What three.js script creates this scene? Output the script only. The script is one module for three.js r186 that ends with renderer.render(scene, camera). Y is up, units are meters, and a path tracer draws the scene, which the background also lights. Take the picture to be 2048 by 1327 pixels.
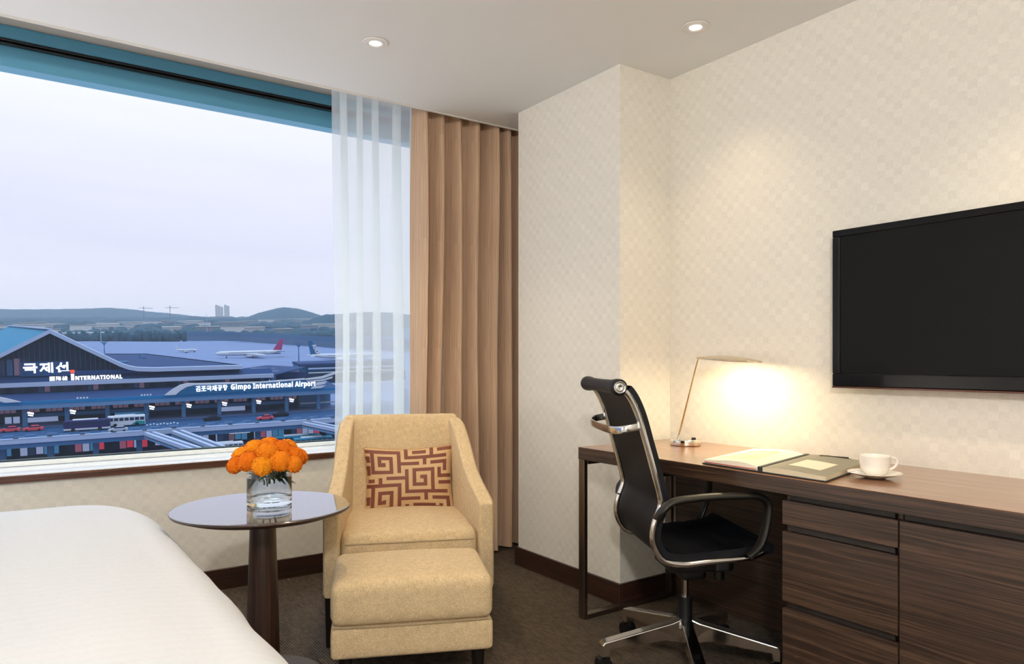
import * as THREE from 'three';
import { mergeGeometries, mergeVertices, toCreasedNormals } from 'three/addons/utils/BufferGeometryUtils.js';
import { RoundedBoxGeometry } from 'three/addons/geometries/RoundedBoxGeometry.js';
import { TextGeometry } from 'three/addons/geometries/TextGeometry.js';
import { FontLoader } from 'three/addons/loaders/FontLoader.js';
import { RectAreaLightUniformsLib } from 'three/addons/lights/RectAreaLightUniformsLib.js';

// ---------- camera, sky, exposure, lights of the room ----------
const scene = new THREE.Scene();
const renderer = new THREE.WebGLRenderer({ antialias: true });
renderer.toneMapping = THREE.LinearToneMapping;
renderer.toneMappingExposure = 1.0;
renderer.shadowMap.enabled = true;
RectAreaLightUniformsLib.init();

const FOCAL = 1449, YAW = THREE.MathUtils.degToRad(34.904);
const camera = new THREE.PerspectiveCamera(2 * Math.atan(663.5 / FOCAL) * 180 / Math.PI, 2048 / 1327, 0.05, 20000);
camera.position.set(-2.658, 1.125, 3.76);
camera.rotation.set(0, -YAW, 0);
camera.setViewOffset(2048, 1327, 0, -58.5, 2048, 1327);   // vertical lens shift: level camera, upright verticals

let seed = 7;
const rnd = () => { seed = (seed * 1664525 + 1013904223) >>> 0; return seed / 4294967296; };
const rr = (a, b) => a + (b - a) * rnd();
function hash2(x, y, s = 0) { let h = (x * 374761393 + y * 668265263 + s * 974634721) | 0; h = Math.imul(h ^ (h >>> 13), 1274126177); return ((h ^ (h >>> 16)) >>> 0) / 4294967296; }
function vnoise(x, y, px = 0, py = 0, s = 0) {                 // value noise, tiling with periods px, py
  const ix = Math.floor(x), iy = Math.floor(y), fx = x - ix, fy = y - iy, u = fx * fx * (3 - 2 * fx), v = fy * fy * (3 - 2 * fy);
  const wx = (i) => px ? ((i % px) + px) % px : i, wy = (i) => py ? ((i % py) + py) % py : i;
  const a = hash2(wx(ix), wy(iy), s), b = hash2(wx(ix + 1), wy(iy), s), c = hash2(wx(ix), wy(iy + 1), s), d = hash2(wx(ix + 1), wy(iy + 1), s);
  return (a + (b - a) * u) * (1 - v) + (c + (d - c) * u) * v;
}

{ // overcast dusk sky: pale lavender low down, faint streaks of cloud, brighter and bluer overhead
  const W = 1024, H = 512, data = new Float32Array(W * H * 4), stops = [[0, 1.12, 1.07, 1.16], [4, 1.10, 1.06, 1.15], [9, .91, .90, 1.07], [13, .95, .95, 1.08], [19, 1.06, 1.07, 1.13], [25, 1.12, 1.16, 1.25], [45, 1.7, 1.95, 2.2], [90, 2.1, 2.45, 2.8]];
  for (let j = 0; j < H; j++) {
    const e = Math.max(0, ((j + .5) / H - .5) * 180); let k = 0; while (k < stops.length - 2 && e > stops[k + 1][0]) k++;
    const A = stops[k], B = stops[k + 1], t = Math.min(1, (e - A[0]) / (B[0] - A[0]));
    for (let i = 0; i < W; i++) {
      const streak = (vnoise(i / W * 24, e * 1.1, 24, 0, 3) * .6 + vnoise(i / W * 60, e * 2.3, 60, 0, 4) * .4 - .5) * .10 * Math.exp(-(((e - 10) / 7) ** 2));
      for (let c = 0; c < 3; c++) data[(j * W + i) * 4 + c] = (A[c + 1] + (B[c + 1] - A[c + 1]) * t) * (1 + streak * (c === 2 ? .6 : 1));
      data[(j * W + i) * 4 + 3] = 1;
    }
  }
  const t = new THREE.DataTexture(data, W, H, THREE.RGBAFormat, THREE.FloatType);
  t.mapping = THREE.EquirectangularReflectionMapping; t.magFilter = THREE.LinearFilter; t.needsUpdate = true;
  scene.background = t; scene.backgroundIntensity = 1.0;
}
const WARM = new THREE.Color(1, .77, .48);
const DOWNLIGHTS = [          // x, z on the ceiling, candela; the first two are in the picture, the rest of the room's ring is behind the camera
  [-1.352, .857, 4.0], [-.335, 1.749, 1.3], [-2.45, 1.85, 1.2], [-.62, 3.0, 4.2], [-1.45, 2.75, 3], [-3.6, 2.9, 1],
];
const LAMP_POWER = 1.9, BEDSIDE_FILL_CD = 2, CEILING_FILL_CD = 14;  // bedside and ceiling values drive the added, unseen fill lamps

// ---------- helpers ----------
const used = {};
const numbered = (n) => { const k = used[n] = (used[n] ?? -1) + 1; return k ? n + '_' + String(k).padStart(3, '0') : n; };
const V = (x, y, z) => new THREE.Vector3(x, y, z);
function mesh(name, geo, mat, parent) { const m = new THREE.Mesh(geo, mat); m.name = name; m.castShadow = m.receiveShadow = true; if (parent) parent.add(m); return m; }
function thing(name, label, category, pos = [0, 0, 0], turn = 0, group) {
  const o = new THREE.Group(); o.name = numbered(name); o.position.set(...pos); o.rotation.y = turn; o.userData = { label, category };
  if (group) o.userData.group = group; scene.add(o); return o;
}
function tag(o, label, category, group) { o.name = numbered(o.name); o.userData = { label, category }; if (group) o.userData.group = group; scene.add(o); return o; }
function struct(name, geo, mat, label) { const m = mesh(name, geo, mat, scene); m.userData = { kind: 'structure', label, category: name.split('_')[0] }; return m; }
const norm = (g) => { const q = g.index ? g.toNonIndexed() : g; if (!q.attributes.uv) q.setAttribute('uv', new THREE.BufferAttribute(new Float32Array(q.attributes.position.count * 2), 2)); for (const k of Object.keys(q.attributes)) if (!['position', 'normal', 'uv'].includes(k)) q.deleteAttribute(k); return q; };
const join = (list) => mergeGeometries(list.map(norm));
const at = (g, x, y, z) => g.translate(x, y, z);
const box = (w, h, d, x = 0, y = 0, z = 0) => new THREE.BoxGeometry(w, h, d).translate(x, y, z);
const box2 = (x0, x1, y0, y1, z0, z1) => box(x1 - x0, y1 - y0, z1 - z0, (x0 + x1) / 2, (y0 + y1) / 2, (z0 + z1) / 2);
const rbox = (w, h, d, r, x = 0, y = 0, z = 0, s = 2) => new RoundedBoxGeometry(w, h, d, s, r).translate(x, y, z);
const rbox2 = (x0, x1, y0, y1, z0, z1, r = .003) => rbox(x1 - x0, y1 - y0, z1 - z0, r, (x0 + x1) / 2, (y0 + y1) / 2, (z0 + z1) / 2);
const cyl = (r0, r1, h, x = 0, y = 0, z = 0, n = 24) => new THREE.CylinderGeometry(r0, r1, h, n).translate(x, y, z);
const lathe = (pts, n = 48) => new THREE.LatheGeometry(pts.map((p) => new THREE.Vector2(p[0], p[1])), n);
const tube = (pts, r, n = 40, m = 10, closed = false) => new THREE.TubeGeometry(new THREE.CatmullRomCurve3(pts.map((p) => V(...p)), closed, 'centripetal'), n, r, m, closed);
function bar(a, b, w, h) {                                      // box beam from a to b, w across, h high
  const A = V(...a), B = V(...b), L = A.distanceTo(B), g = new THREE.BoxGeometry(w, h, L), m = new THREE.Matrix4().lookAt(A, B, V(0, 1, 0));
  return g.applyMatrix4(m).translate((A.x + B.x) / 2, (A.y + B.y) / 2, (A.z + B.z) / 2);
}
function shape(pts) { const s = new THREE.Shape(); pts.forEach((p, i) => i ? s.lineTo(p[0], p[1]) : s.moveTo(p[0], p[1])); return s; }
const extrude = (pts, depth, bevel = 0, seg = 2) => new THREE.ExtrudeGeometry(pts instanceof THREE.Shape ? pts : shape(pts), { depth, bevelEnabled: bevel > 0, bevelSize: bevel, bevelThickness: bevel, bevelSegments: seg, curveSegments: 10 });
function planar(g0, along = 'x', s = 1) {                          // uv in metres, u running along one axis
  const g = norm(g0); if (!g.attributes.normal) g.computeVertexNormals();
  const p = g.attributes.position, n = g.attributes.normal, uv = g.attributes.uv, I = { x: 0, y: 1, z: 2 }, a = I[along];
  for (let i = 0; i < p.count; i += 3) {
    const N = [0, 1, 2].map((c) => Math.abs([0, 1, 2].reduce((q, k) => q + (c ? c === 1 ? n.getY(i + k) : n.getZ(i + k) : n.getX(i + k)), 0)));
    const big = N.indexOf(Math.max(...N)), rest = [0, 1, 2].filter((c) => c !== big), u = rest.includes(a) ? a : rest[0], v = rest.find((c) => c !== u);
    for (let k = 0; k < 3; k++) { const q = [p.getX(i + k), p.getY(i + k), p.getZ(i + k)]; uv.setXY(i + k, q[u] * s, q[v] * s); }
  }
  return g;
}
function softBox(w, h, d, r, n = 24, deform) {                   // rounded, finely divided box that can be pushed out of shape
  const g = new THREE.BoxGeometry(w, h, d, n, Math.max(6, Math.round(n * h / w)), Math.max(6, Math.round(n * d / w))), p = g.attributes.position, q = new THREE.Vector3(), c = new THREE.Vector3();
  const squeeze = (x, half) => { const t = x / half; return half * Math.sign(t) * (1 - Math.pow(Math.max(0, 1 - Math.abs(t)), 1.35)); };
  for (let i = 0; i < p.count; i++) {
    q.fromBufferAttribute(p, i); q.set(squeeze(q.x, w / 2), squeeze(q.y, h / 2), squeeze(q.z, d / 2));
    c.set(THREE.MathUtils.clamp(q.x, -w / 2 + r, w / 2 - r), THREE.MathUtils.clamp(q.y, -h / 2 + r, h / 2 - r), THREE.MathUtils.clamp(q.z, -d / 2 + r, d / 2 - r));
    q.sub(c); if (q.lengthSq() > 1e-12) q.setLength(Math.min(r, q.length() > 1e-9 ? r : 0)); q.add(c); if (deform) deform(q); p.setXYZ(i, q.x, q.y, q.z);
  }
  g.deleteAttribute('uv'); g.deleteAttribute('normal'); const m = mergeVertices(g, 1e-5); m.computeVertexNormals(); return planar(m);
}
function grid(nu, nv, fn, uvs) {                                // surface from a function of (0..1, 0..1)
  const p = [], uv = [], ix = [];
  for (let j = 0; j <= nv; j++) for (let i = 0; i <= nu; i++) { const q = fn(i / nu, j / nv); p.push(q[0], q[1], q[2]); const t = uvs ? uvs(i / nu, j / nv, q) : [i / nu, j / nv]; uv.push(t[0], t[1]); }
  for (let j = 0; j < nv; j++) for (let i = 0; i < nu; i++) { const a = j * (nu + 1) + i, b = a + 1, c = a + nu + 1, d = c + 1; ix.push(a, b, d, a, d, c); }
  const g = new THREE.BufferGeometry(); g.setAttribute('position', new THREE.Float32BufferAttribute(p, 3)); g.setAttribute('uv', new THREE.Float32BufferAttribute(uv, 2)); g.setIndex(ix); g.computeVertexNormals(); return g;
}

// ---------- procedural textures ----------
const lin2s = (x) => Math.max(0, Math.min(255, Math.round(255 * (x <= .0031308 ? 12.92 * x : 1.055 * Math.pow(x, 1 / 2.4) - .055))));
function tex(W, H, fn, size, srgb = true) {                       // fn(x, y) -> [r,g,b] 0..1 sRGB or one number; size = metres of one tile [u, v]
  const d = new Uint8Array(W * H * 4);
  for (let y = 0; y < H; y++) for (let x = 0; x < W; x++) { const c = fn(x, y), k = (y * W + x) * 4; if (typeof c === 'number') d[k] = d[k + 1] = d[k + 2] = c * 255; else for (let i = 0; i < 3; i++) d[k + i] = Math.max(0, Math.min(255, c[i] * 255)); d[k + 3] = 255; }
  const t = new THREE.DataTexture(d, W, H); t.wrapS = t.wrapT = THREE.RepeatWrapping; t.magFilter = THREE.LinearFilter; t.minFilter = THREE.LinearMipmapLinearFilter; t.generateMipmaps = true;
  if (srgb) t.colorSpace = THREE.SRGBColorSpace; t.repeat.set(1 / size[0], 1 / size[1]); t.needsUpdate = true; return t;
}
const std = (color, roughness = .8, extra = {}) => new THREE.MeshStandardMaterial({ color, roughness, side: THREE.DoubleSide, ...extra });
const phys = (color, roughness, extra = {}) => new THREE.MeshPhysicalMaterial({ color, roughness, side: THREE.DoubleSide, ...extra });
const mixc = (a, b, t) => a.map((x, i) => x + (b[i] - x) * t);

// wallpaper: woven squares of 3 cm, every other one a touch darker and duller
const WP = 512, cell = 64;
const weave = (x, y) => (vnoise(x / 2, y / 14, 256, 0, 1) - .5) * .035 + (vnoise(x / 14, y / 2, 0, 256, 2) - .5) * .035;
const checkAt = (x, y) => ((Math.floor(x / cell) + Math.floor(y / cell)) & 1);
const wpMap = tex(WP, WP, (x, y) => { const k = checkAt(x, y) ? .982 : 1, j = 1 + weave(x, y) + (hash2(Math.floor(x / cell), Math.floor(y / cell), 9) - .5) * .02; return [.925 * k * j, .908 * k * j, .868 * k * j]; }, [.248, .24]);
const wpRough = tex(WP, WP, (x, y) => (checkAt(x, y) ? .76 : .5) + weave(x, y), [.248, .24], false);
const wallpaper = new THREE.MeshStandardMaterial({ map: wpMap, roughnessMap: wpRough, roughness: 1, side: THREE.DoubleSide });
// carpet: fine ribs running from the window into the room, brown and grey yarn
const carpetRib = (x, y) => .5 + .5 * Math.sin(x / 512 * Math.PI * 2 * 32);
const carpetMap = tex(512, 512, (x, y) => { const tuft = .55 + .45 * Math.sin(y / 512 * Math.PI * 2 * 36 + (Math.floor(x / 16) & 1) * Math.PI), r = carpetRib(x, y), yarn = vnoise(x / 16, y / 40, 32, 0, 5), f = (.45 + .55 * r) * (.72 + .28 * tuft) * (.8 + .4 * vnoise(x / 3, y / 3, 0, 0, 6)); return mixc([.43, .37, .315], [.60, .505, .41], yarn).map((c) => c * f); }, [.32, .32]);
const carpetBump = tex(512, 512, (x, y) => carpetRib(x, y) * (.7 + .3 * Math.sin(y / 512 * Math.PI * 2 * 36 + (Math.floor(x / 16) & 1) * Math.PI)), [.32, .32], false);
const carpet = std('#ffffff', .95, { map: carpetMap, bumpMap: carpetBump, bumpScale: .004 });
// walnut veneer, straight grain along u
const grain = (x, y, s) => { const wob = vnoise(x / 128, y / 40, 8, 0, s) * 10; return .45 * vnoise(x / 256, (y + wob) / 5, 4, 0, s + 1) + .35 * vnoise(x / 128, (y + wob) / 2.2, 8, 0, s + 2) + .2 * vnoise(x / 30, y / 1.3, 0, 0, s + 3); };
const wood = (dark, light, s, size = [1.2, .3]) => tex(1024, 512, (x, y) => { let g = grain(x, y, s); g = THREE.MathUtils.clamp((g - .28) * 1.9, 0, 1); return mixc(dark, light, g); }, size);
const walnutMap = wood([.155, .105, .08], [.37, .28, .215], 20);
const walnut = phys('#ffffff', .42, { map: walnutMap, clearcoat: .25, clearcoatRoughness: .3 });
const walnutTopLit = phys('#ffffff', .3, { map: wood([.45, .295, .195], [.69, .505, .36], 20), clearcoat: .7, clearcoatRoughness: .16 });  // lightened walnut: warm reflection of the wall is put into the colour
const darkWoodMap = wood([.13, .075, .055], [.30, .18, .125], 31);
const darkWood = phys('#ffffff', .4, { map: darkWoodMap, clearcoat: .3, clearcoatRoughness: .25 });
const glossWood = phys('#ffffff', .08, { map: walnutMap, ior: 2.33, clearcoat: 1, clearcoatRoughness: .05 });
// fabrics
const tweedMap = tex(512, 512, (x, y) => { const t = vnoise(x / 3, y / 3, 0, 0, 40) * .6 + vnoise(x / 2, y / 8, 256, 64, 41) * .4, b = vnoise(x / 40, y / 40, 0, 0, 42); return mixc([.75, .635, .465], [.95, .875, .735], THREE.MathUtils.clamp((t - .2) * 1.6, 0, 1)).map((c) => c * (.97 + .06 * b)); }, [.17, .17]);
const tweedBump = tex(512, 512, (x, y) => vnoise(x / 3, y / 3, 0, 0, 40), [.17, .17], false);
const tweed = phys('#ffffff', .9, { map: tweedMap, bumpMap: tweedBump, bumpScale: .0012, sheen: .3, sheenRoughness: .5, sheenColor: new THREE.Color(.9, .85, .75) });
const drapeMap = tex(512, 256, (x, y) => { const t = vnoise(x / 3, y / 60, 0, 0, 50) * .5 + vnoise(x / 9, y / 128, 0, 2, 51) * .5; return mixc([.70, .575, .475], [.88, .76, .645], t); }, [.25, .6]);
const drape = phys('#ffffff', .85, { map: drapeMap, sheen: .25, sheenRoughness: .5, transmission: .04, thickness: 0 });
const linenMap = tex(512, 512, (x, y) => { const s = (Math.sin(y / 512 * Math.PI * 2 * 24) * .5 + .5) * .006; return [.885 - s, .90 - s, .925 - s].map((c) => c + (vnoise(x / 3, y / 3, 0, 0, 60) - .5) * .015); }, [.9, .9]);
const linen = phys('#ffffff', .72, { map: linenMap, sheen: .2, sheenRoughness: .4 });
const ceilingPaint = std('#ebedec', .9), whitePaint = std('#eceae6', .55);
const chrome = phys('#d8d6d4', .12, { metalness: 1 }), brushed = phys('#8c7f74', .33, { metalness: 1 }), blackPlastic = phys('#0c0d10', .42), blackLeather = phys('#0b0e15', .48, { specularIntensity: .6 });
const porcelain = phys('#f3efe8', .16, { clearcoat: .8, clearcoatRoughness: .08 });

// ---------- the room ----------
const CEIL = 2.5, POCKET = 2.648;
struct('floor', planar(box2(-5.4, .2, -.15, 0, -.5, 6.2), 'x'), carpet, 'brown and grey ribbed carpet over the whole floor');
struct('ceiling', box2(-5.4, .2, CEIL, CEIL + .148, .25, 6.2), ceilingPaint, 'plain off-white ceiling with recessed spotlights');
struct('ceiling_pocket', join([box2(-5.4, .2, POCKET, POCKET + .15, -.5, .6), box2(-5.4, .2, CEIL + .13, POCKET + .02, .255, .6)]), std('#a9a49c', .9), 'grey curtain pocket above the window');
struct('trim_1', rbox2(-5.2, -.001, CEIL - .006, CEIL + .03, .235, .2499, .003), std('#d8d4ce', .6), 'thin light trim along the ceiling edge at the curtain pocket');
struct('wall_right', planar(box2(0, .2, 0, POCKET, -.1, 6.2), 'z'), wallpaper, 'wall with cream checked wallpaper behind the television');
struct('wall_pillar', planar(box2(-.333, -.0005, 0, CEIL - .0005, .49, 1.30), 'z'), wallpaper, 'square pillar with cream checked wallpaper between curtain and desk');
struct('wall_window', planar(box2(-5.4, .2, 0, .61, -.34, 0), 'x'), wallpaper, 'low wall with checked wallpaper under the window');
struct('wall_window_side', planar(box2(-.22, .2, .61, POCKET, -.34, -.02), 'x'), wallpaper, 'strip of window wall behind the curtains');
struct('wall_left', planar(box2(-5.4, -5.2, 0, POCKET, -.4, 6.2), 'z'), wallpaper, 'wall behind the head of the bed');
struct('wall_back', planar(box2(-5.4, .2, 0, POCKET, 6, 6.2), 'x'), wallpaper, 'wall at the far end of the room behind the viewer');
struct('baseboard_window', planar(rbox2(-5.19, -.001, 0, .102, .0005, .016), 'x'), darkWood, 'dark wood baseboard under the window');
struct('baseboard_pillar', planar(join([rbox2(-.349, -.3335, 0, .1, .475, 1.316), rbox2(-.3335, -.001, 0, .1, 1.3005, 1.316), rbox2(-.3335, -.001, 0, .1, .474, .4895)]), 'z'), darkWood, 'dark wood baseboard round the pillar');
struct('baseboard_right', planar(rbox2(-.016, -.0005, 0, .1, 1.32, 5.99), 'z'), darkWood, 'dark wood baseboard along the television wall');

{ // window: metal frame with dusk light painted into its colour, one wide pane, white stone sill with a walnut front
  const w = new THREE.Group(); w.name = 'window_1'; w.userData = { kind: 'structure', label: 'wide hotel window with metal frame tinted dusk blue and white sill', category: 'window' }; scene.add(w);
  const frameDuskTint = phys('#5fa3c4', .45, { metalness: .25 });
  mesh('frame_head', box2(-5.2, -.2, 2.47, POCKET - .001, -.36, -.272), frameDuskTint, w);
  mesh('frame_head_lip', rbox2(-5.2, -.2, 2.588, POCKET - .001, -.2715, -.24, .002), frameDuskTint, w);
  mesh('blind_rail', join([rbox2(-5.2, -.2, 2.5755, 2.587, -.2715, -.236, .004), rbox2(-5.2, -.2, 2.562, 2.573, -.2715, -.246, .004)]), phys('#15181d', .25), w);
  mesh('frame_jamb', box2(-.30, -.2205, .66, 2.47, -.345, -.275), frameDuskTint, w);
  mesh('frame_foot', rbox2(-5.2, -.221, .6405, .663, -.345, -.272, .004), phys('#f6fafa', .35), w);
  mesh('seal', box2(-5.2, -.3, .6632, .669, -.33, -.29), std('#16323c', .6), w);
  mesh('pane', box2(-5.2, -.3, .664, 2.475, -.312, -.306), new THREE.MeshPhysicalMaterial({ color: '#ffffff', roughness: 0, transmission: 1, thickness: 0, ior: 1.45, specularIntensity: .12, side: THREE.DoubleSide }), w);
  mesh('sill', rbox2(-5.2, -.221, .6105, .6402, -.2715, .012, .003), phys('#f6fafa', .22, { clearcoat: .5 }), w);
  mesh('sill_front', planar(rbox2(-5.2, -.001, .607, .6375, .0125, .03, .002), 'x'), phys('#ffffff', .4, { map: wood([.24, .13, .085], [.44, .27, .18], 77) }), w);
}

// curtains: a folded sheet hung from the pocket
function folds(x0, x1, z, seedN, period, amp) {                       // path of the cloth from above
  const pts = []; let x = x0, k = 0; const rs = (i) => hash2(i, seedN, 5);
  while (x < x1) { const p = period * (.6 + .8 * rs(k)), a = amp * (.65 + .6 * rs(k + 50)); pts.push([x, z + a * (k % 2 ? 1 : -1)]); x += p / 2; k++; }
  return new THREE.CatmullRomCurve3(pts.map((q) => V(q[0], 0, q[1])), false, 'catmullrom', .7);
}
function cloth(curve, y0, y1, nu, nv, drift, flareOf) {
  const pts = curve.getPoints(nu), zs = pts.map((p) => p.z), zm = zs.reduce((a, b) => a + b) / zs.length; let L = [0]; for (let i = 1; i <= nu; i++) L[i] = L[i - 1] + pts[i].distanceTo(pts[i - 1]);
  return grid(nu, nv, (u, v) => { const p = pts[Math.round(u * nu)], y = y0 + (y1 - y0) * v, pinch = 1 - .38 * Math.pow(v, 6) - .12 * Math.sin(v * 5 + u * 9); return [p.x + drift * Math.sin(v * 4.1 + u * 17) + (flareOf ? flareOf(u, v) : 0), y, zm + (p.z - zm) * pinch + .006 * Math.sin(v * 7 + u * 40)]; }, (u, v) => [L[Math.round(u * nu)], y0 + (y1 - y0) * v]);
}
tag(mesh('drape', cloth(folds(-.80, -.03, .155, 3, .098, .062), .018, 2.63, 420, 40, .006, (u, v) => (1 - u) * (.03 * v - .02)), drape), 'heavy beige floor-length drape gathered in folds beside the pillar', 'curtain');
// the sheer's pleats lap over themselves, so that cloth lies double in bands
function pleats(x0, x1, z, step) { const pts = []; let x = x0, k = 0; while (x < x1) { const s = step * (.7 + .7 * hash2(k, 3, 8)), d = .016 + .012 * hash2(k, 4, 8); pts.push([x, z - d * .4], [x + s * .55, z + d], [x + s * .95, z + d * .6], [x + s * .62, z - d * .3], [x + s * .70, z - d]); x += s; k++; } return new THREE.CatmullRomCurve3(pts.map((q) => V(q[0], 0, q[1])), false, 'catmullrom', .5); }
const sheerMat = new THREE.MeshPhysicalMaterial({ color: '#fbffff', roughness: .7, transmission: .86, thickness: 0, ior: 1.05, specularIntensity: .1, side: THREE.DoubleSide });
tag(mesh('sheer_curtain', cloth(pleats(-1.235, -.45, .058, .105), .02, 2.63, 420, 30, .004, (u, v) => (1 - u) * (.012 - .03 * Math.abs(v - .45))), sheerMat), 'pale translucent sheer curtain hanging at the right of the window', 'curtain');

// ceiling spotlights
DOWNLIGHTS.forEach(([x, z, cd], i) => {
  const d = thing('ceiling_spotlight', ['lit round recessed spotlight in the ceiling above the armchair', 'lit round recessed spotlight in the ceiling above the desk'][i] ?? ['round recessed ceiling spotlight above the foot of the bed', 'round recessed ceiling spotlight in front of the television', 'round recessed ceiling spotlight between bed and television', 'round recessed ceiling spotlight over the bed'][i - 2], 'spotlight', [x, CEIL, z], 0, i < 2 ? undefined : 'spotlights out of the picture');
  mesh('ring', lathe([[.026, -.001], [.03, -.005], [.052, -.006], [.056, -.003], [.0565, 0], [.026, 0]], 48), whitePaint, d);
  mesh('inner_ring', lathe([[.0255, -.0015], [.026, -.004], [.034, -.0075], [.042, -.007], [.043, -.0055]], 48), whitePaint, d);
  const bulb = mesh('bulb', cyl(.0245, .0245, .004, 0, -.003, 0, 32), new THREE.MeshStandardMaterial({ color: '#ffffff', emissive: new THREE.Color(1, .93, .78), emissiveIntensity: 3 }), d); bulb.castShadow = false;
  const s = new THREE.SpotLight(WARM, cd, 0, i === 1 ? .85 : .95, 1, 2); s.position.set(x, CEIL - .012, z); s.target.position.set(x, 0, z); s.castShadow = true; s.shadow.radius = 1.3; s.shadow.mapSize.set(1024, 1024); scene.add(s, s.target);
});

{ // added fill lamps, unseen: flush ceiling lamp behind the viewer, two bedside lamps
  const WL = new THREE.Color(1, .955, .90);
  const c = thing('added_ceiling_lamp', 'added unseen round flush ceiling lamp for fill near the room entrance', 'lamp', [-3.35, CEIL, 4.7]);
  mesh('rim', lathe([[.20, 0], [.205, -.03], [.198, -.032], [.19, -.02], [.19, 0]], 48), whitePaint, c);
  mesh('lamp_dome', lathe([[.19, -.02], [.17, -.05], [.10, -.075], [0, -.083]], 48), new THREE.MeshStandardMaterial({ color: '#ffffff', emissive: WL, emissiveIntensity: 2.5, side: THREE.DoubleSide }), c);
  const p = new THREE.PointLight(WL, CEILING_FILL_CD, 0, 2); p.position.set(-3.35, CEIL - .19, 4.7); p.castShadow = true; p.shadow.radius = 5; scene.add(p);
  for (const [z, where] of [[.20, 'window side'], [3.15, 'entrance side']]) {
    const n = thing('nightstand', 'walnut nightstand at the head of the bed on the ' + where, 'nightstand', [-4.93, 0, z]);
    mesh('body', planar(rbox2(-.2, .2, .08, .5, -.2, .2, .004), 'x'), walnut, n); mesh('drawer', planar(rbox2(.2005, .216, .30, .49, -.19, .19, .002), 'z'), walnut, n); mesh('plinth', box2(-.18, .17, 0, .0795, -.18, .18), darkWood, n);
    const l = thing('added_bedside_lamp', 'added unseen bedside fill lamp with linen shade on the nightstand at the ' + where, 'lamp', [-4.93, .5006, z]);
    mesh('foot', lathe([[0, 0], [.08, 0], [.08, .012], [.012, .02], [.01, .22], [0, .22]], 32), chrome, l);
    mesh('lamp_shade', lathe([[.15, .20], [.12, .44]], 40), new THREE.MeshPhysicalMaterial({ color: '#f4e6cf', roughness: .95, transmission: .5, thickness: 0, emissive: WL, emissiveIntensity: .5, side: THREE.DoubleSide }), l);
    const q = new THREE.PointLight(WL, BEDSIDE_FILL_CD, 0, 2); q.position.set(-4.93, .82, z); q.castShadow = true; q.shadow.radius = 2; scene.add(q);
  }
}

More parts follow.
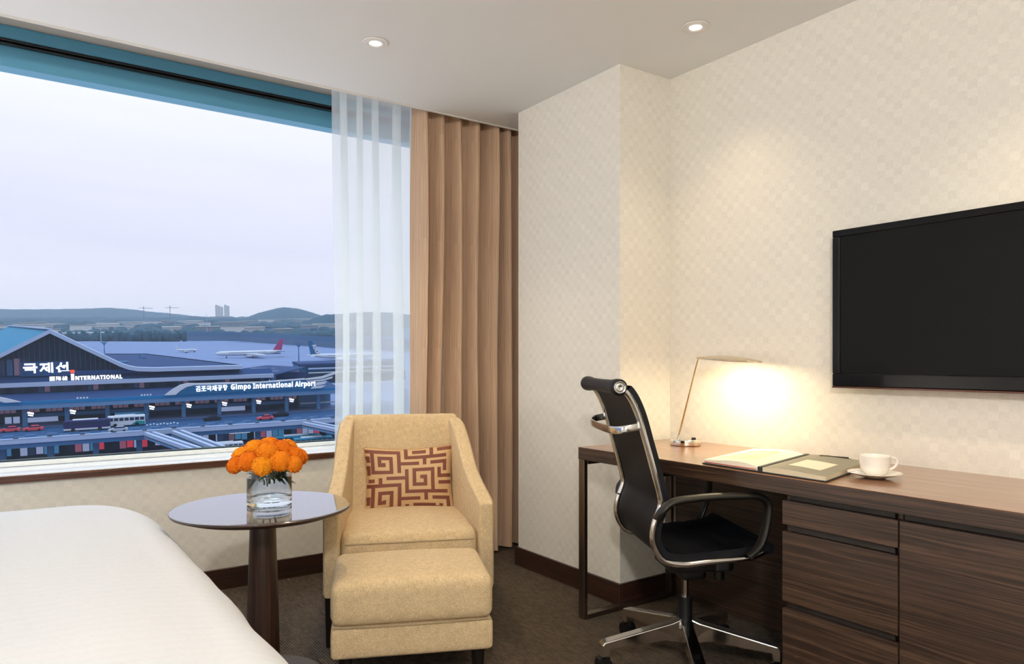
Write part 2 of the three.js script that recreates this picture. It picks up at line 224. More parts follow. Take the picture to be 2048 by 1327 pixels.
// ---------- bed ----------
{
  const b = thing('bed', 'bed with a smooth white duvet in front of the window', 'bed', [0, 0, 0]);
  const X0 = -5.10, X1 = -2.215, Z0 = .56, Z1 = 2.75, RC = .36;
  const ring = (o, n) => {                                                   // rounded-rectangle outline pushed outwards by o
    const pts = [], r = RC + o, cx = [X1 - RC, X1 - RC, X0 + RC, X0 + RC], cz = [Z0 + RC, Z1 - RC, Z1 - RC, Z0 + RC], a0 = [-Math.PI / 2, 0, Math.PI / 2, Math.PI];
    const segs = []; for (let k = 0; k < 4; k++) { for (let i = 0; i <= 16; i++) { const a = a0[k] + i / 16 * Math.PI / 2; segs.push([cx[k] + r * Math.cos(a), cz[k] + r * Math.sin(a)]); } }
    segs.push(segs[0]); const L = [0]; for (let i = 1; i < segs.length; i++) L.push(L[i - 1] + Math.hypot(segs[i][0] - segs[i - 1][0], segs[i][1] - segs[i - 1][1]));
    for (let i = 0; i <= n; i++) { const s = i / n * L[L.length - 1]; let k = 0; while (k < L.length - 2 && L[k + 1] < s) k++; const t = (s - L[k]) / Math.max(1e-9, L[k + 1] - L[k]); pts.push([segs[k][0] + (segs[k + 1][0] - segs[k][0]) * t, segs[k][1] + (segs[k + 1][1] - segs[k][1]) * t]); }
    return pts;
  };
  // profile: from the middle of the bed to the hanging hem, [outward offset, height]
  const prof = []; for (let i = 0; i <= 16; i++) { const t = i / 16; prof.push([-.36 + .245 * t, .622 - .022 * t * t]); }
  for (let i = 1; i <= 12; i++) { const a = i / 12 * Math.PI / 2; prof.push([-.115 + .155 * Math.sin(a), .600 - .155 + .155 * Math.cos(a)]); }
  for (let i = 1; i <= 12; i++) { const t = i / 12; prof.push([.04 + .015 * t, .445 - .35 * t]); }
  const N = 300, M = prof.length - 1, rings = prof.map(([o]) => ring(Math.max(o, -RC + .001), N));
  const wr = (x, z) => .010 * (vnoise(x * 2.2, z * 5 + x * 2, 0, 0, 71) - .5) + .005 * (vnoise(x * 5 + z * 3, z * 9, 0, 0, 72) - .5) + .012 * (vnoise(x * 1.2, z * 1.4, 0, 0, 73) - .5);
  const side = grid(N, M, (u, v) => {
    const j = Math.round(v * M), i = Math.round(u * N), [x, z] = rings[j][i], y = prof[j][1], hang = Math.max(0, (j - 20) / (M - 20));
    const w = Math.sin(u * 97 + Math.sin(u * 31) * 2) * .018 * hang + (vnoise(u * 60, 0, 0, 0, 75) - .5) * .03 * hang, dx = x - THREE.MathUtils.clamp(x, X0 + RC, X1 - RC), dz = z - THREE.MathUtils.clamp(z, Z0 + RC, Z1 - RC), l = Math.hypot(dx, dz) || 1;
    return [x + dx / l * w, y + wr(x, z) * (1 - hang * .5), z + dz / l * w];
  }, (u, v, q) => [q[0], q[2]]);
  // flat middle: everything inside the innermost ring
  const inner = rings[0], top = [], tx = [], ti = []; const cxm = (X0 + X1) / 2, czm = (Z0 + Z1) / 2, R2 = 26;
  for (let k = 0; k <= R2; k++) for (let i = 0; i <= N; i++) { const t = k / R2, x = inner[i][0] + (cxm - inner[i][0]) * t, z = inner[i][1] + (czm - inner[i][1]) * t; top.push(x, .622 + wr(x, z) + .012 * Math.sin(Math.min(1, t * 2) * Math.PI / 2), z); tx.push(x, z); }
  for (let k = 0; k < R2; k++) for (let i = 0; i < N; i++) { const a = k * (N + 1) + i, c = a + 1, d = a + N + 1, e = d + 1; ti.push(a, d, c, c, d, e); }
  const tg = new THREE.BufferGeometry(); tg.setAttribute('position', new THREE.Float32BufferAttribute(top, 3)); tg.setAttribute('uv', new THREE.Float32BufferAttribute(tx, 2)); tg.setIndex(ti); tg.computeVertexNormals();
  const whole = mergeVertices(mergeGeometries([side, tg].map((g) => { const q = g.clone(); q.deleteAttribute('normal'); return q; })), 1e-5); whole.computeVertexNormals();
  mesh('duvet', whole, linen, b);
  mesh('mattress', rbox2(X0 + .05, X1 - .06, .22, .50, Z0 + .06, Z1 - .06, .05), std('#e8e6e2', .9), b);
  mesh('bed_base', rbox2(X0 + .08, X1 - .10, .06, .22, Z0 + .10, Z1 - .10, .01), darkWood, b);
  for (const x of [X0 + .2, X1 - .2]) for (const z of [Z0 + .2, Z1 - .2]) mesh('leg', cyl(.03, .025, .06, x, .03, z, 16), blackPlastic, b);
}

// ---------- armchair, cushion, ottoman ----------
const blackWood = phys('#120d0b', .4), LOOK = THREE.MathUtils.degToRad(-22.8);
{
  const c = thing('armchair', 'beige tweed armchair with sloping arms beside the drape', 'armchair', [-1.19, 0, .812], LOOK);
  const F = .37, arm = [[F, .215], [F, .535], [F - .02, .552], [F - .19, .615], [F - .29, .668], [F - .38, .745], [F - .48, .815], [F - .555, .838], [F - .62, .84], [F - .69, .82], [F - .68, .215]];
  const sm = new THREE.Shape(); sm.moveTo(...arm[0]); sm.lineTo(...arm[1]); sm.splineThru(arm.slice(2, 9).map((p) => new THREE.Vector2(...p))); sm.lineTo(...arm[9]); sm.lineTo(...arm[10]); sm.lineTo(...arm[0]);
  for (const s of [-1, 1]) {
    const g = planar(extrude(sm, .036, .012, 3).rotateY(-Math.PI / 2).translate(.018, 0, -F).rotateY(s * .098).translate(s * .306, 0, F), 'y');
    const am = mesh('arm', g, tweed, c);
    const line = sm.getPoints(8).map((p) => V(s * .030, p.y, p.x - F).applyAxisAngle(V(0, 1, 0), s * .098).add(V(s * .306, 0, F)));
    mesh('piping', new THREE.TubeGeometry(new THREE.CatmullRomCurve3(line.slice(0, -1), false, 'centripetal'), 90, .0035, 6), tweed, am);
  }
  mesh('seat_base', planar(rbox2(-.272, .272, .215, .30, -.28, F - .004, .02), 'y'), tweed, c);
  const sc = mesh('seat_cushion', softBox(.545, .145, .60, .035, 28, (q) => { const e = (1 - (q.x / .27) ** 2) * (1 - (q.z / .31) ** 2); if (q.y > 0) q.y += .022 * Math.max(0, e); if (q.z > .25) q.z += .012 * Math.max(0, 1 - (q.x / .27) ** 2); }).translate(0, .372, .07), tweed, c);
  mesh('backrest', softBox(.585, .60, .13, .03, 26, (q) => { q.x *= 1 - .13 * (q.y + .30); if (q.z > 0) q.z += .02 * (1 - (q.x / .25) ** 2) * (1 - (q.y / .29) ** 2); }).rotateX(-.20).translate(0, .572, -.20), tweed, c);
  mesh('seam', tube([[-.255, .404, .372], [0, .408, .386], [.255, .404, .372]], .003, 30, 6), tweed, sc);
  for (const [x, z] of [[-.315, F - .03], [.315, F - .03], [-.25, -.27], [.25, -.27]]) mesh('leg', new THREE.CylinderGeometry(.026, .018, .216, 4).rotateY(Math.PI / 4).translate(x, .108, z), blackWood, c);
}
{ // printed cushion
  const cv = document.createElement('canvas'); cv.width = 1024; cv.height = 790; const g = cv.getContext('2d');
  g.fillStyle = '#cfae82'; g.fillRect(0, 0, 1024, 790); g.strokeStyle = '#7b4436'; g.lineWidth = 44; g.lineCap = 'butt'; g.lineJoin = 'miter';
  const X = (x) => (x - 175) / 1340 * 1024, Y = (y) => (y - 165) / 1025 * 790;
  const lines = [[[170, 225], [715, 225]], [[280, 225], [280, 555], [565, 555], [565, 325], [388, 325], [388, 440], [478, 440]], [[450, 440], [450, 400]], [[687, 225], [687, 570]], [[687, 415], [1000, 415]],
    [[800, 165], [800, 313], [1435, 313]], [[895, 225], [1110, 225]], [[1195, 165], [1195, 313]], [[1088, 313], [1088, 442]], [[1285, 205], [1520, 205]], [[1180, 410], [1412, 410], [1412, 560]],
    [[803, 510], [803, 887], [1450, 887]], [[1215, 887], [1215, 525], [893, 525]], [[922, 525], [922, 770], [1097, 770], [1097, 642], [1015, 642]], [[1043, 642], [1043, 675]], [[485, 655], [803, 655]],
    [[390, 645], [390, 770]], [[170, 770], [687, 770], [687, 1200]], [[687, 1003], [1008, 1003]], [[278, 770], [278, 1140], [565, 1140], [565, 890], [386, 890], [386, 1045], [482, 1045]], [[455, 1045], [455, 1005]],
    [[1322, 500], [1322, 640], [1520, 640]], [[1308, 745], [1520, 745]], [[1100, 887], [1100, 1032]], [[1198, 990], [1445, 990], [1445, 1200]], [[900, 1112], [1245, 1112]], [[805, 1100], [805, 1200]], [[1330, 1085], [1330, 1150], [1245, 1150]], [[205, 690], [300, 690]], [[175, 330], [215, 330], [215, 400]], [[175, 480], [215, 480], [215, 600]], [[175, 960], [215, 960], [215, 1060]]];
  for (const l of lines) { g.beginPath(); l.forEach((p, i) => i ? g.lineTo(X(p[0]), Y(p[1])) : g.moveTo(X(p[0]), Y(p[1]))); g.stroke(); }
  const t = new THREE.CanvasTexture(cv); t.colorSpace = THREE.SRGBColorSpace; t.wrapS = t.wrapT = THREE.MirroredRepeatWrapping; t.magFilter = THREE.LinearFilter;
  const satin = phys('#ffffff', .6, { map: t, sheen: .3, sheenRoughness: .4 });
  const W = .405, H = .305, T = .055, edge = (u) => Math.pow(Math.max(0, Math.sin(Math.PI * Math.min(1, Math.max(0, u)))), .42);
  const half = (s) => grid(40, 32, (u, v) => { const pull = .018 * (1 - Math.sin(Math.PI * u)) , pv = .016 * Math.sin(Math.PI * u), ph = .010 * Math.sin(Math.PI * v); const x = (u - .5) * W * (1 - 2 * ph * 0) + (u < .5 ? 1 : -1) * ph * Math.abs(u - .5) * 2, y = (v - .5) * H - (v - .5) * 2 * pv; return [x, y, s * T * edge(u) * edge(v) + .004 * vnoise(u * 9, v * 7, 0, 0, 81) * s]; }, (u, v) => [u, v]);
  const p = thing('cushion', 'brown and beige cushion with square spiral print on the armchair', 'cushion', [-1.152, .432, .792], LOOK - .02);
  const place = (gm) => gm.translate(0, H / 2 - .005, 0).rotateZ(.012).rotateX(-.17).translate(0, 0, -.05);
  const front = place(half(1)), back = place(half(-1)); mesh('front', front, satin, p); mesh('back', back, satin, p);
  const rim = []; for (let i = 0; i <= 64; i++) { const k = i / 16, u = k < 1 ? k : k < 2 ? 1 : k < 3 ? 3 - k : 0, v = k < 1 ? 0 : k < 2 ? k - 1 : k < 3 ? 1 : 4 - k; const pv = .016 * Math.sin(Math.PI * u), ph = .010 * Math.sin(Math.PI * v); rim.push([(u - .5) * W + (u < .5 ? 1 : -1) * ph * Math.abs(u - .5) * 2, (v - .5) * H - (v - .5) * 2 * pv, 0]); }
  mesh('piping', place(tube(rim.slice(0, -1), .003, 160, 6, true)), std('#b98f68', .8), p);
}
{
  const o = thing('ottoman', 'beige tweed footstool in front of the armchair', 'ottoman', [-1.447, 0, 1.376], THREE.MathUtils.degToRad(-24));
  mesh('base', softBox(.545, .108, .40, .016, 26, (q) => { q.x *= 1 + .008 * Math.cos(q.y * 20); }).translate(0, .183, 0), tweed, o);
  mesh('cushion_top', softBox(.55, .15, .41, .034, 30, (q) => { const e = Math.max(0, (1 - (q.x / .28) ** 2)) * Math.max(0, (1 - (q.z / .21) ** 2)); if (q.y > 0) q.y += .022 * e; }).translate(0, .311, 0), tweed, o);
  mesh('piping', tube([[-.268, .2365, .197], [0, .2365, .206], [.268, .2365, .197]], .003, 20, 6), tweed, o);
  for (const x of [-.225, .225]) for (const z of [-.155, .155]) mesh('leg', new THREE.CylinderGeometry(.03, .022, .13, 4).rotateY(Math.PI / 4).translate(x, .065, z), blackWood, o);
}

// ---------- side table, vase, flowers ----------
const TB = [-1.923, 1.184], TY = .62;
{
  const t = thing('side_table', 'round dark wood pedestal table between bed and armchair', 'table', [TB[0], 0, TB[1]]);
  mesh('tabletop', planar(lathe([[0, TY], [.292, TY], [.2985, TY - .0025], [.299, TY - .004], [0, TY - .004]], 96), 'x'), glossWood, t);
  mesh('table_edge', planar(lathe([[0, TY - .0042], [.299, TY - .0042], [.3, TY - .007], [.297, TY - .012], [.26, TY - .025], [.21, TY - .036], [0, TY - .036]], 96), 'x'), darkWood, t);
  mesh('pedestal', (() => { const g = lathe([[.041, TY - .036], [.0435, .56], [.052, .28], [.06, .022], [.06, .018]], 40), uv = g.attributes.uv, p = g.attributes.position; for (let i = 0; i < uv.count; i++) uv.setXY(i, p.getY(i), Math.atan2(p.getX(i), p.getZ(i)) * .05); return g; })(), darkWood, t);
  mesh('foot', planar(lathe([[0, .02], [.2, .018], [.222, .012], [.225, 0], [0, 0]], 64), 'x'), darkWood, t);
}
{
  const vx = -1.893, vz = 1.16, R = .0765, v = thing('vase', 'clear glass cylinder vase half full of water on the table', 'vase', [vx, TY + .0008, vz]);
  const glass = new THREE.MeshPhysicalMaterial({ color: '#ffffff', roughness: 0, transmission: 1, thickness: .01, ior: 1.5, attenuationColor: new THREE.Color(.82, .95, .95), attenuationDistance: .25, side: THREE.DoubleSide });
  const water = new THREE.MeshPhysicalMaterial({ color: '#ffffff', roughness: 0, transmission: 1, thickness: .1, ior: 1.33, attenuationColor: new THREE.Color(.85, .96, .97), attenuationDistance: .6, side: THREE.DoubleSide });
  mesh('glass', lathe([[0, 0], [R - .003, 0], [R, .003], [R, .150], [R - .002, .152], [R - .0045, .150], [R - .0045, .018], [R - .008, .014], [0, .013]], 72), glass, v);
  mesh('water', lathe([[0, .0128], [R - .0085, .0138], [R - .0043, .018], [R - .0043, .096], [0, .096]], 72), water, v);
  // marigolds: balls of ruffled petals on short stems
  const petal = (r, w, l) => grid(3, 3, (a, b) => { const t = b, ww = w * (.35 + .9 * t - .35 * t * t * t), x = (a - .5) * ww; return [x, l * t, .25 * l * t * t + Math.abs(a - .5) * .22 * w + .08 * w * Math.sin(a * 9 + t * 4)]; });
  const headGeo = (s) => {
    const list = [], n = 330; seed = 100 + s;
    for (let i = 0; i < n; i++) {
      const k = (i + .5) / n, phi = Math.acos(1 - 1.72 * k), th = i * 2.39996, R0 = .0235 + .0035 * rnd(), g = petal(0, rr(.0055, .0085), rr(.008, .0125));
      g.rotateX(-Math.PI / 2 + rr(.35, 1.1)).rotateZ(rr(-.5, .5));          // petal roughly along +z, curling out
      const d = V(Math.sin(phi) * Math.cos(th), Math.cos(phi) * .82, Math.sin(phi) * Math.sin(th)), q = new THREE.Quaternion().setFromUnitVectors(V(0, 0, 1), d.clone().normalize()).multiply(new THREE.Quaternion().setFromAxisAngle(V(0, 0, 1), rr(0, 6.28)));
      g.applyQuaternion(q).translate(d.x * R0, d.y * R0, d.z * R0); list.push(g);
    }
    list.push(new THREE.SphereGeometry(.024, 16, 12).scale(1, .85, 1)); return join(list);
  };
  const heads = [headGeo(1), headGeo(2), headGeo(3)], petals = ['#f7941a', '#ee8112', '#fba51f'].map((c) => phys(c, .75, { transmission: .25, thickness: 0, specularIntensity: .3 })), stemMat = std('#51662f', .7), leafMat = phys('#3f5a35', .6, { transmission: .2, thickness: 0 });
  const leafGeo = (l, w) => grid(4, 8, (a, b) => { const ww = w * Math.sin(Math.PI * Math.min(1, b * .92 + .05)); return [(a - .5) * ww, l * b, -.18 * l * b * b + Math.abs(a - .5) * .3 * ww]; });
  const spots = [[0, .205, 0, 1.05], [.05, .196, .018, 1], [-.05, .197, .012, 1], [.012, .193, .055, 1.08], [-.012, .198, -.05, 1], [.055, .195, -.035, .95], [-.06, .192, -.035, .95],
    [.092, .172, .01, 1], [-.092, .172, .014, 1.02], [.058, .160, .062, 1.12], [-.052, .160, .066, 1.06], [.005, .148, .082, 1.08], [.088, .160, -.055, .95], [-.088, .160, -.055, .95], [.015, .166, -.09, 1], [.098, .148, .045, .92], [-.098, .146, .052, .95]];
  const words = ['topmost orange marigold at the middle of the bouquet', 'orange marigold just right of the topmost bloom', 'orange marigold just left of the topmost bloom', 'large orange marigold in front of the topmost bloom', 'orange marigold behind the topmost bloom', 'orange marigold in the upper right back of the bouquet', 'orange marigold in the upper left back of the bouquet', 'orange marigold at the right rim of the bouquet', 'orange marigold at the left rim of the bouquet', 'big orange marigold at lower right front over the vase rim', 'big orange marigold at lower left front over the vase rim', 'lowest orange marigold at the front above the green leaves', 'orange marigold at the far right back', 'orange marigold at the far left back', 'orange marigold hidden at the very back', 'small orange marigold hanging at the outer right', 'small orange marigold hanging at the outer left'];
  spots.forEach(([x, y, z, s], i) => {
    const ct = Math.cos(-YAW), st = Math.sin(-YAW), X = x * ct + z * st, Z = -x * st + z * ct;                    // laid out as seen from the room
    const f = thing('marigold', words[i], 'flower', [vx + X, TY + y, vz + Z], rr(0, 6), 'marigolds in the vase');
    const head = mesh('bloom', heads[i % 3], petals[(i * 7) % 3], f); head.scale.setScalar(s * 1.42);
    const tilt = V(x * 1.3, .16, z * 1.3).normalize(), tw = V(tilt.x * ct + tilt.z * st, tilt.y, -tilt.x * st + tilt.z * ct), qy = new THREE.Quaternion().setFromAxisAngle(V(0, 1, 0), -f.rotation.y);
    head.quaternion.setFromUnitVectors(V(0, 1, 0), tw.clone().applyQuaternion(qy));
    const foot = V(-X * .72, -y + rr(.045, .085), -Z * .72), loc = (p) => p.clone().applyQuaternion(qy), mid = V(-X * .45 + 0, -y + .12, -Z * .45);
    const stem = mesh('stem', new THREE.TubeGeometry(new THREE.QuadraticBezierCurve3(V(0, -.012, 0), loc(mid), loc(foot)), 12, .0022, 6), stemMat, f);
    for (let k = 0; k < 3; k++) { const g = leafGeo(rr(.05, .075), rr(.011, .017)); g.rotateX(rr(1.5, 2.6)).rotateY(rr(0, 6.28)); const q = loc(V(-X * .55, -y + rr(.10, .13), -Z * .55)); mesh('leaf', g.translate(q.x, q.y, q.z), leafMat, stem); }
  });
}

// ---------- desk, cabinets ----------
const DX = -.60, DT = .75, DB = .696, DZ0 = 1.318, DZ1 = 4.4;
{
  const d = thing('desk', 'long walnut desk top with metal frame leg along the television wall', 'desk', [0, 0, 0]);
  mesh('desktop', planar(rbox2(DX, -.001, DB, DT - .0015, DZ0, DZ1, .002), 'z'), walnut, d); mesh('top_sheet_lit', planar(rbox2(DX + .0005, -.001, DT - .0014, DT, DZ0 + .0005, DZ1, .0006), 'z'), walnutTopLit, d);  // thin top sheet holds the painted-in wall reflection
  const leg = mesh('leg_frame', join([rbox2(DX + .002, DX + .022, 0, DB - .0005, DZ0 + .001, DZ0 + .038, .002), rbox2(-.055, -.035, 0, DB - .0005, DZ0 + .001, DZ0 + .038, .002), rbox2(DX + .0225, -.0555, 0, .02, DZ0 + .001, DZ0 + .038, .002), rbox2(DX + .0225, -.0555, DB - .0205, DB - .0005, DZ0 + .001, DZ0 + .038, .002)]), brushed, d);
  mesh('back_panel', planar(rbox2(-.03, -.0165, .004, DB - .001, DZ0 + .045, 2.322, .001), 'z'), walnut, d);
}
const FX = -.578;
function front(parent, name, y0, y1, z0, z1) { return mesh(name, planar(rbox2(FX, FX + .018, y0, y1, z0, z1, .0015), 'z'), walnut, parent); }
{
  const c = thing('drawer_cabinet', 'walnut three-drawer cabinet under the desk beside the office chair', 'cabinet', [0, 0, 0]);
  mesh('carcass', planar(join([box2(FX + .03, -.018, .05, DB - .001, 2.322, 2.338), box2(FX + .03, -.018, .05, DB - .001, 2.682, 2.698), box2(FX + .06, -.018, .05, .07, 2.338, 2.682), box2(FX + .045, FX + .052, .05, DB - .001, 2.338, 2.682)]), 'z'), darkWood, c);
  mesh('plinth', box2(FX + .05, -.018, .001, .05, 2.33, 2.695), darkWood, c);
  for (const [y0, y1, y] of [[.594, .672, .684], [.343, .570, .582], [.06, .321, .332]]) mesh('finger_rail', rbox2(FX + .019, FX + .03, y - .011, y + .011, 2.34, 2.68, .001), std('#2a2421', .5), front(c, 'drawer', y0, y1, 2.3225, 2.697));
}
for (const [z0, z1, label] of [[2.7015, 3.27, 'walnut cabinet with a plain door under the desk at the right'], [3.273, 3.85, 'walnut door cabinet under the desk behind the viewer']]) {
  const c = thing('door_cabinet', label, 'cabinet', [0, 0, 0]);
  mesh('carcass', planar(join([box2(FX + .03, -.018, .05, DB - .001, z0, z0 + .016), box2(FX + .03, -.018, .05, DB - .001, z1 - .016, z1), box2(FX + .06, -.018, .05, .07, z0 + .016, z1 - .016), box2(FX + .045, FX + .052, .05, DB - .001, z0 + .016, z1 - .016)]), 'z'), darkWood, c);
  mesh('plinth', box2(FX + .05, -.018, .001, .05, z0, z1), darkWood, c);
  mesh('finger_rail', rbox2(FX + .019, FX + .03, .673, .695, z0 + .017, z1 - .017, .001), std('#2a2421', .5), front(c, 'door', .06, .672, z0, z1 - .002));
}
// ---------- television ----------
{
  const t = thing('television', 'flat black television on the wallpapered wall above the desk', 'television', [0, 0, 0]);
  const z0 = 2.184, z1 = 3.23, y0 = 1.024, y1 = 1.624, gloss = phys('#060506', .3, { specularIntensity: .5 });
  mesh('bezel', join([rbox2(-.062, -.03, y1 - .026, y1, z0, z1, .004), rbox2(-.062, -.03, y0 + .006, y0 + .054, z0, z1, .004), rbox2(-.062, -.03, y0 + .054, y1 - .026, z0, z0 + .03, .004), rbox2(-.062, -.03, y0 + .054, y1 - .026, z1 - .03, z1, .004)]), gloss, t);
  mesh('screen', box2(-.0575, -.04, y0 + .053, y1 - .025, z0 + .029, z1 - .029), phys('#0b0d0d', .5, { specularIntensity: .35 }), t);
  mesh('lower_trim', rbox2(-.064, -.03, y0, y0 + .006, z0, z1, .002), phys('#5b3b34', .3, { metalness: .5 }), t);
  mesh('housing', rbox2(-.03, -.012, y0 + .03, y1 - .03, z0 + .04, z1 - .04, .004), blackPlastic, t);
  mesh('wall_bracket', box2(-.012, -.0005, y0 + .15, y1 - .15, z0 + .35, z1 - .35), blackPlastic, t);
}
// ---------- desk lamp ----------
{
  const LX = -.165; const l = thing('desk_lamp', 'chrome desk lamp with flat oval lit head on the desk', 'lamp', [LX, DT + .0006, 1.545]);
  const base = mesh('base', lathe([[0, 0], [.064, 0], [.068, .003], [.068, .024], [.064, .028], [0, .029]], 56), phys('#e2dcd2', .06, { metalness: 1 }), l);
  mesh('base_pad', cyl(.0665, .0665, .003, 0, .0012, 0, 48), blackPlastic, base);
  mesh('switch', cyl(.009, .010, .007, .012, .0322, .036, 20), blackPlastic, base);
  mesh('collar', cyl(.008, .009, .012, 0, .034, -.042, 20), chrome, l);
  mesh('rod', tube([[0, .03, -.043], [0, .2, .012], [0, .386, .072]], .0042, 20, 10), phys('#d9c19a', .14, { metalness: 1 }), l);
  const L = .335, Wd = .125, tilt = .055, place = (g) => g.translate(0, 0, L / 2 - .006).rotateX(tilt).translate(0, .392, .072);
  const up = [[0, .0155], [.3, .0145], [.6, .0105], [.85, .0045], [.97, .0005], [1, -.0035], [.97, -.0065], [.9, -.006], [.8, -.001], [.6, .0035], [.3, .0065], [0, .007]];
  mesh('shade', place(lathe(up.map(([r, y]) => [r, y]), 64).scale(Wd / 2, 1, L / 2)), phys('#e0d2b8', .1, { metalness: 1 }), l);
  mesh('lamp_diffuser', place(new THREE.CylinderGeometry(1, 1, .002, 48).scale(Wd * .36, 1, L * .38).translate(0, -.0005, 0)), new THREE.MeshStandardMaterial({ color: '#fff6e0', emissive: new THREE.Color(1, .86, .58), emissiveIntensity: 3 }), l);
  const r = new THREE.RectAreaLight(new THREE.Color(1, .80, .46), 22 * LAMP_POWER, Wd * .7, L * .75); r.position.set(LX, DT + .392 - .0115 - tilt * .16, 1.545 + .072 + L / 2); r.lookAt(LX, 0, r.position.z - tilt * r.position.y); scene.add(r);
}
// ---------- open folder-book, cup ----------
{
  const b = thing('open_book', 'open notebook with printed pages and a grey right-hand side on the desk', 'book', [-.345, DT + .0006, 2.12]);
  // local axes: u along the lower edge (from left corner to right corner), v towards the wall
  const lo = V(-.572, 0, 1.975), ri = V(-.585, 0, 2.462), back = V(-.105, 0, 1.915); b.position.set(-.572, DT + .0006, 1.985);
  const th = Math.atan2(.05, .46); b.rotation.y = -Math.PI / 2 - .02;                           // local x -> +z (along desk), local z -> -x ; so -z points to the wall
  const paper = std('#f4eedd', .8), cover = phys('#272b30', .5), grey = phys('#8f8c7c', .6), W = .245, D = .44;
  const skew = (g, k = .26) => { const p = g.attributes.position; for (let i = 0; i < p.count; i++) p.setX(i, p.getX(i) - k * (-p.getZ(i))); g.computeVertexNormals(); return g; };
  const curl = (u) => .012 * Math.sin(Math.PI * Math.pow(u, .8)) + .004;
  mesh('cover_board', skew(rbox2(0, W - .004, 0, .004, -D, 0, .0015)), cover, b);
  const pages = (x0, x1, y0, h, rise, mirror, D2 = D - .012) => { const n = 18, top = (u) => y0 + h + rise * Math.sin(Math.PI * Math.pow(mirror ? 1 - u : u, 1.6)); const f = (u, v) => [x0 + (x1 - x0) * u, top(u), -.006 - D2 * v], list = [grid(n, 2, f, (u, v) => [u, v]), grid(n, 2, (u, v) => [x0 + (x1 - x0) * u, y0 + (top(u) - y0) * v, -.006]), grid(n, 2, (u, v) => [x0 + (x1 - x0) * u, y0 + (top(u) - y0) * v, -.006 - D2]), grid(2, 2, (u, v) => [x0, y0 + (top(0) - y0) * v, -.006 - D2 * u]), grid(2, 2, (u, v) => [x1, y0 + (top(1) - y0) * v, -.006 - D2 * u])]; return skew(join(list)); };
  mesh('left_pages', pages(.004, W - .006, .004, .012, .010, false), paper, b);
  mesh('page_print', skew(grid(16, 2, (u, v) => [.03 + .15 * u, .0165 + .010 * Math.sin(Math.PI * Math.pow((.026 + .15 * u) / (W - .01), 1.6)), -.09 - .26 * v], (u, v) => [u, v])), (() => { const cv = document.createElement('canvas'); cv.width = 128; cv.height = 256; const g = cv.getContext('2d'); g.fillStyle = '#f7edc6'; g.fillRect(0, 0, 128, 256); g.fillStyle = '#e3c86a'; g.fillRect(8, 10, 112, 22); g.fillStyle = '#d9cfa8'; for (let i = 0; i < 14; i++) g.fillRect(8, 52 + i * 13, 70 + (i * 37) % 44, 4); const t = new THREE.CanvasTexture(cv); t.colorSpace = THREE.SRGBColorSpace; return std('#ffffff', .8, { map: t }); })(), b);
  mesh('ribbon', skew(rbox2(.012, W - .01, .0075, .0095, -.004, .001, .0008)), std('#b3262a', .6), b);
  mesh('spine', skew(rbox2(W - .004, W + .012, 0, .02, -D, 0, .003)), cover, b);
  mesh('right_board', skew(rbox2(W + .012, W + .25, 0, .004, -D, 0, .0015)), cover, b);
  mesh('right_pages', pages(W + .014, W + .246, .004, .013, .006, true), std('#d9cdb0', .8), b);
  mesh('grey_sheet', (() => { const g = skew(grid(16, 2, (u, v) => [W + .014 + .232 * u, .0176 + .006 * Math.sin(Math.PI * Math.pow(1 - u, 1.6)), -.006 - (D - .012) * v])); return g; })(), grey, b);
  mesh('label', skew(grid(10, 2, (u, v) => [W + .075 + .12 * u, .0183 + .006 * Math.sin(Math.PI * Math.pow(1 - (.061 + .12 * u) / .232, 1.6)), -.09 - .17 * v])), std('#efe7d2', .8), b);
  const pen = thing('pen', 'small dark metal pen lying on the grey side of the notebook', 'pen', [-.165, DT + .0235, 2.255], .35);
  mesh('barrel', cyl(.0035, .0035, .10, 0, 0, 0, 12).rotateX(Math.PI / 2), phys('#3a2f28', .3, { metalness: .6 }), pen); mesh('clip', box(.002, .002, .03, 0, .0042, -.03), chrome, pen); mesh('tip', new THREE.ConeGeometry(.0033, .012, 12).rotateX(Math.PI / 2).translate(0, 0, .056), chrome, pen);
}
{
  const P = [-.365, DT + .0005, 2.515];
  const s = tag(mesh('saucer', lathe([[0, .002], [.028, .002], [.030, 0], [.033, .0015], [.060, .009], [.080, .0165], [.081, .0178], [.0795, .0183], [.058, .0115], [.030, .0055], [0, .005]], 64), porcelain), 'white porcelain saucer under the coffee cup', 'saucer'); s.position.set(...P);
  const c = thing('cup', 'white porcelain coffee cup on a saucer on the desk', 'cup', [P[0], P[1] + .0062, P[2]], THREE.MathUtils.degToRad(60));
  mesh('bowl', lathe([[0, .004], [.022, .004], [.023, 0], [.026, 0], [.0265, .003], [.036, .012], [.043, .026], [.0468, .044], [.0485, .064], [.0492, .0655], [.0478, .0655], [.0462, .06], [.0445, .044], [.0405, .027], [.033, .013], [.02, .008], [0, .008]], 64), porcelain, c);
  mesh('handle', tube([[0, .054, .046], [0, .057, .062], [0, .050, .074], [0, .036, .074], [0, .024, .062], [0, .019, .040]], .0042, 30, 10), porcelain, c);
  const sp = thing('teaspoon', 'small steel teaspoon lying on the saucer', 'spoon', [P[0] - .034, P[1] + .0135, P[2] - .020], .6);
  mesh('spoon_handle', tube([[0, .002, -.045], [0, .004, -.01], [0, .001, .025]], .0016, 16, 8), chrome, sp); mesh('spoon_bowl', new THREE.SphereGeometry(.010, 20, 10, 0, Math.PI * 2, Math.PI / 2, Math.PI / 2).scale(.75, .35, 1.2).translate(0, .003, .034), chrome, sp);
}
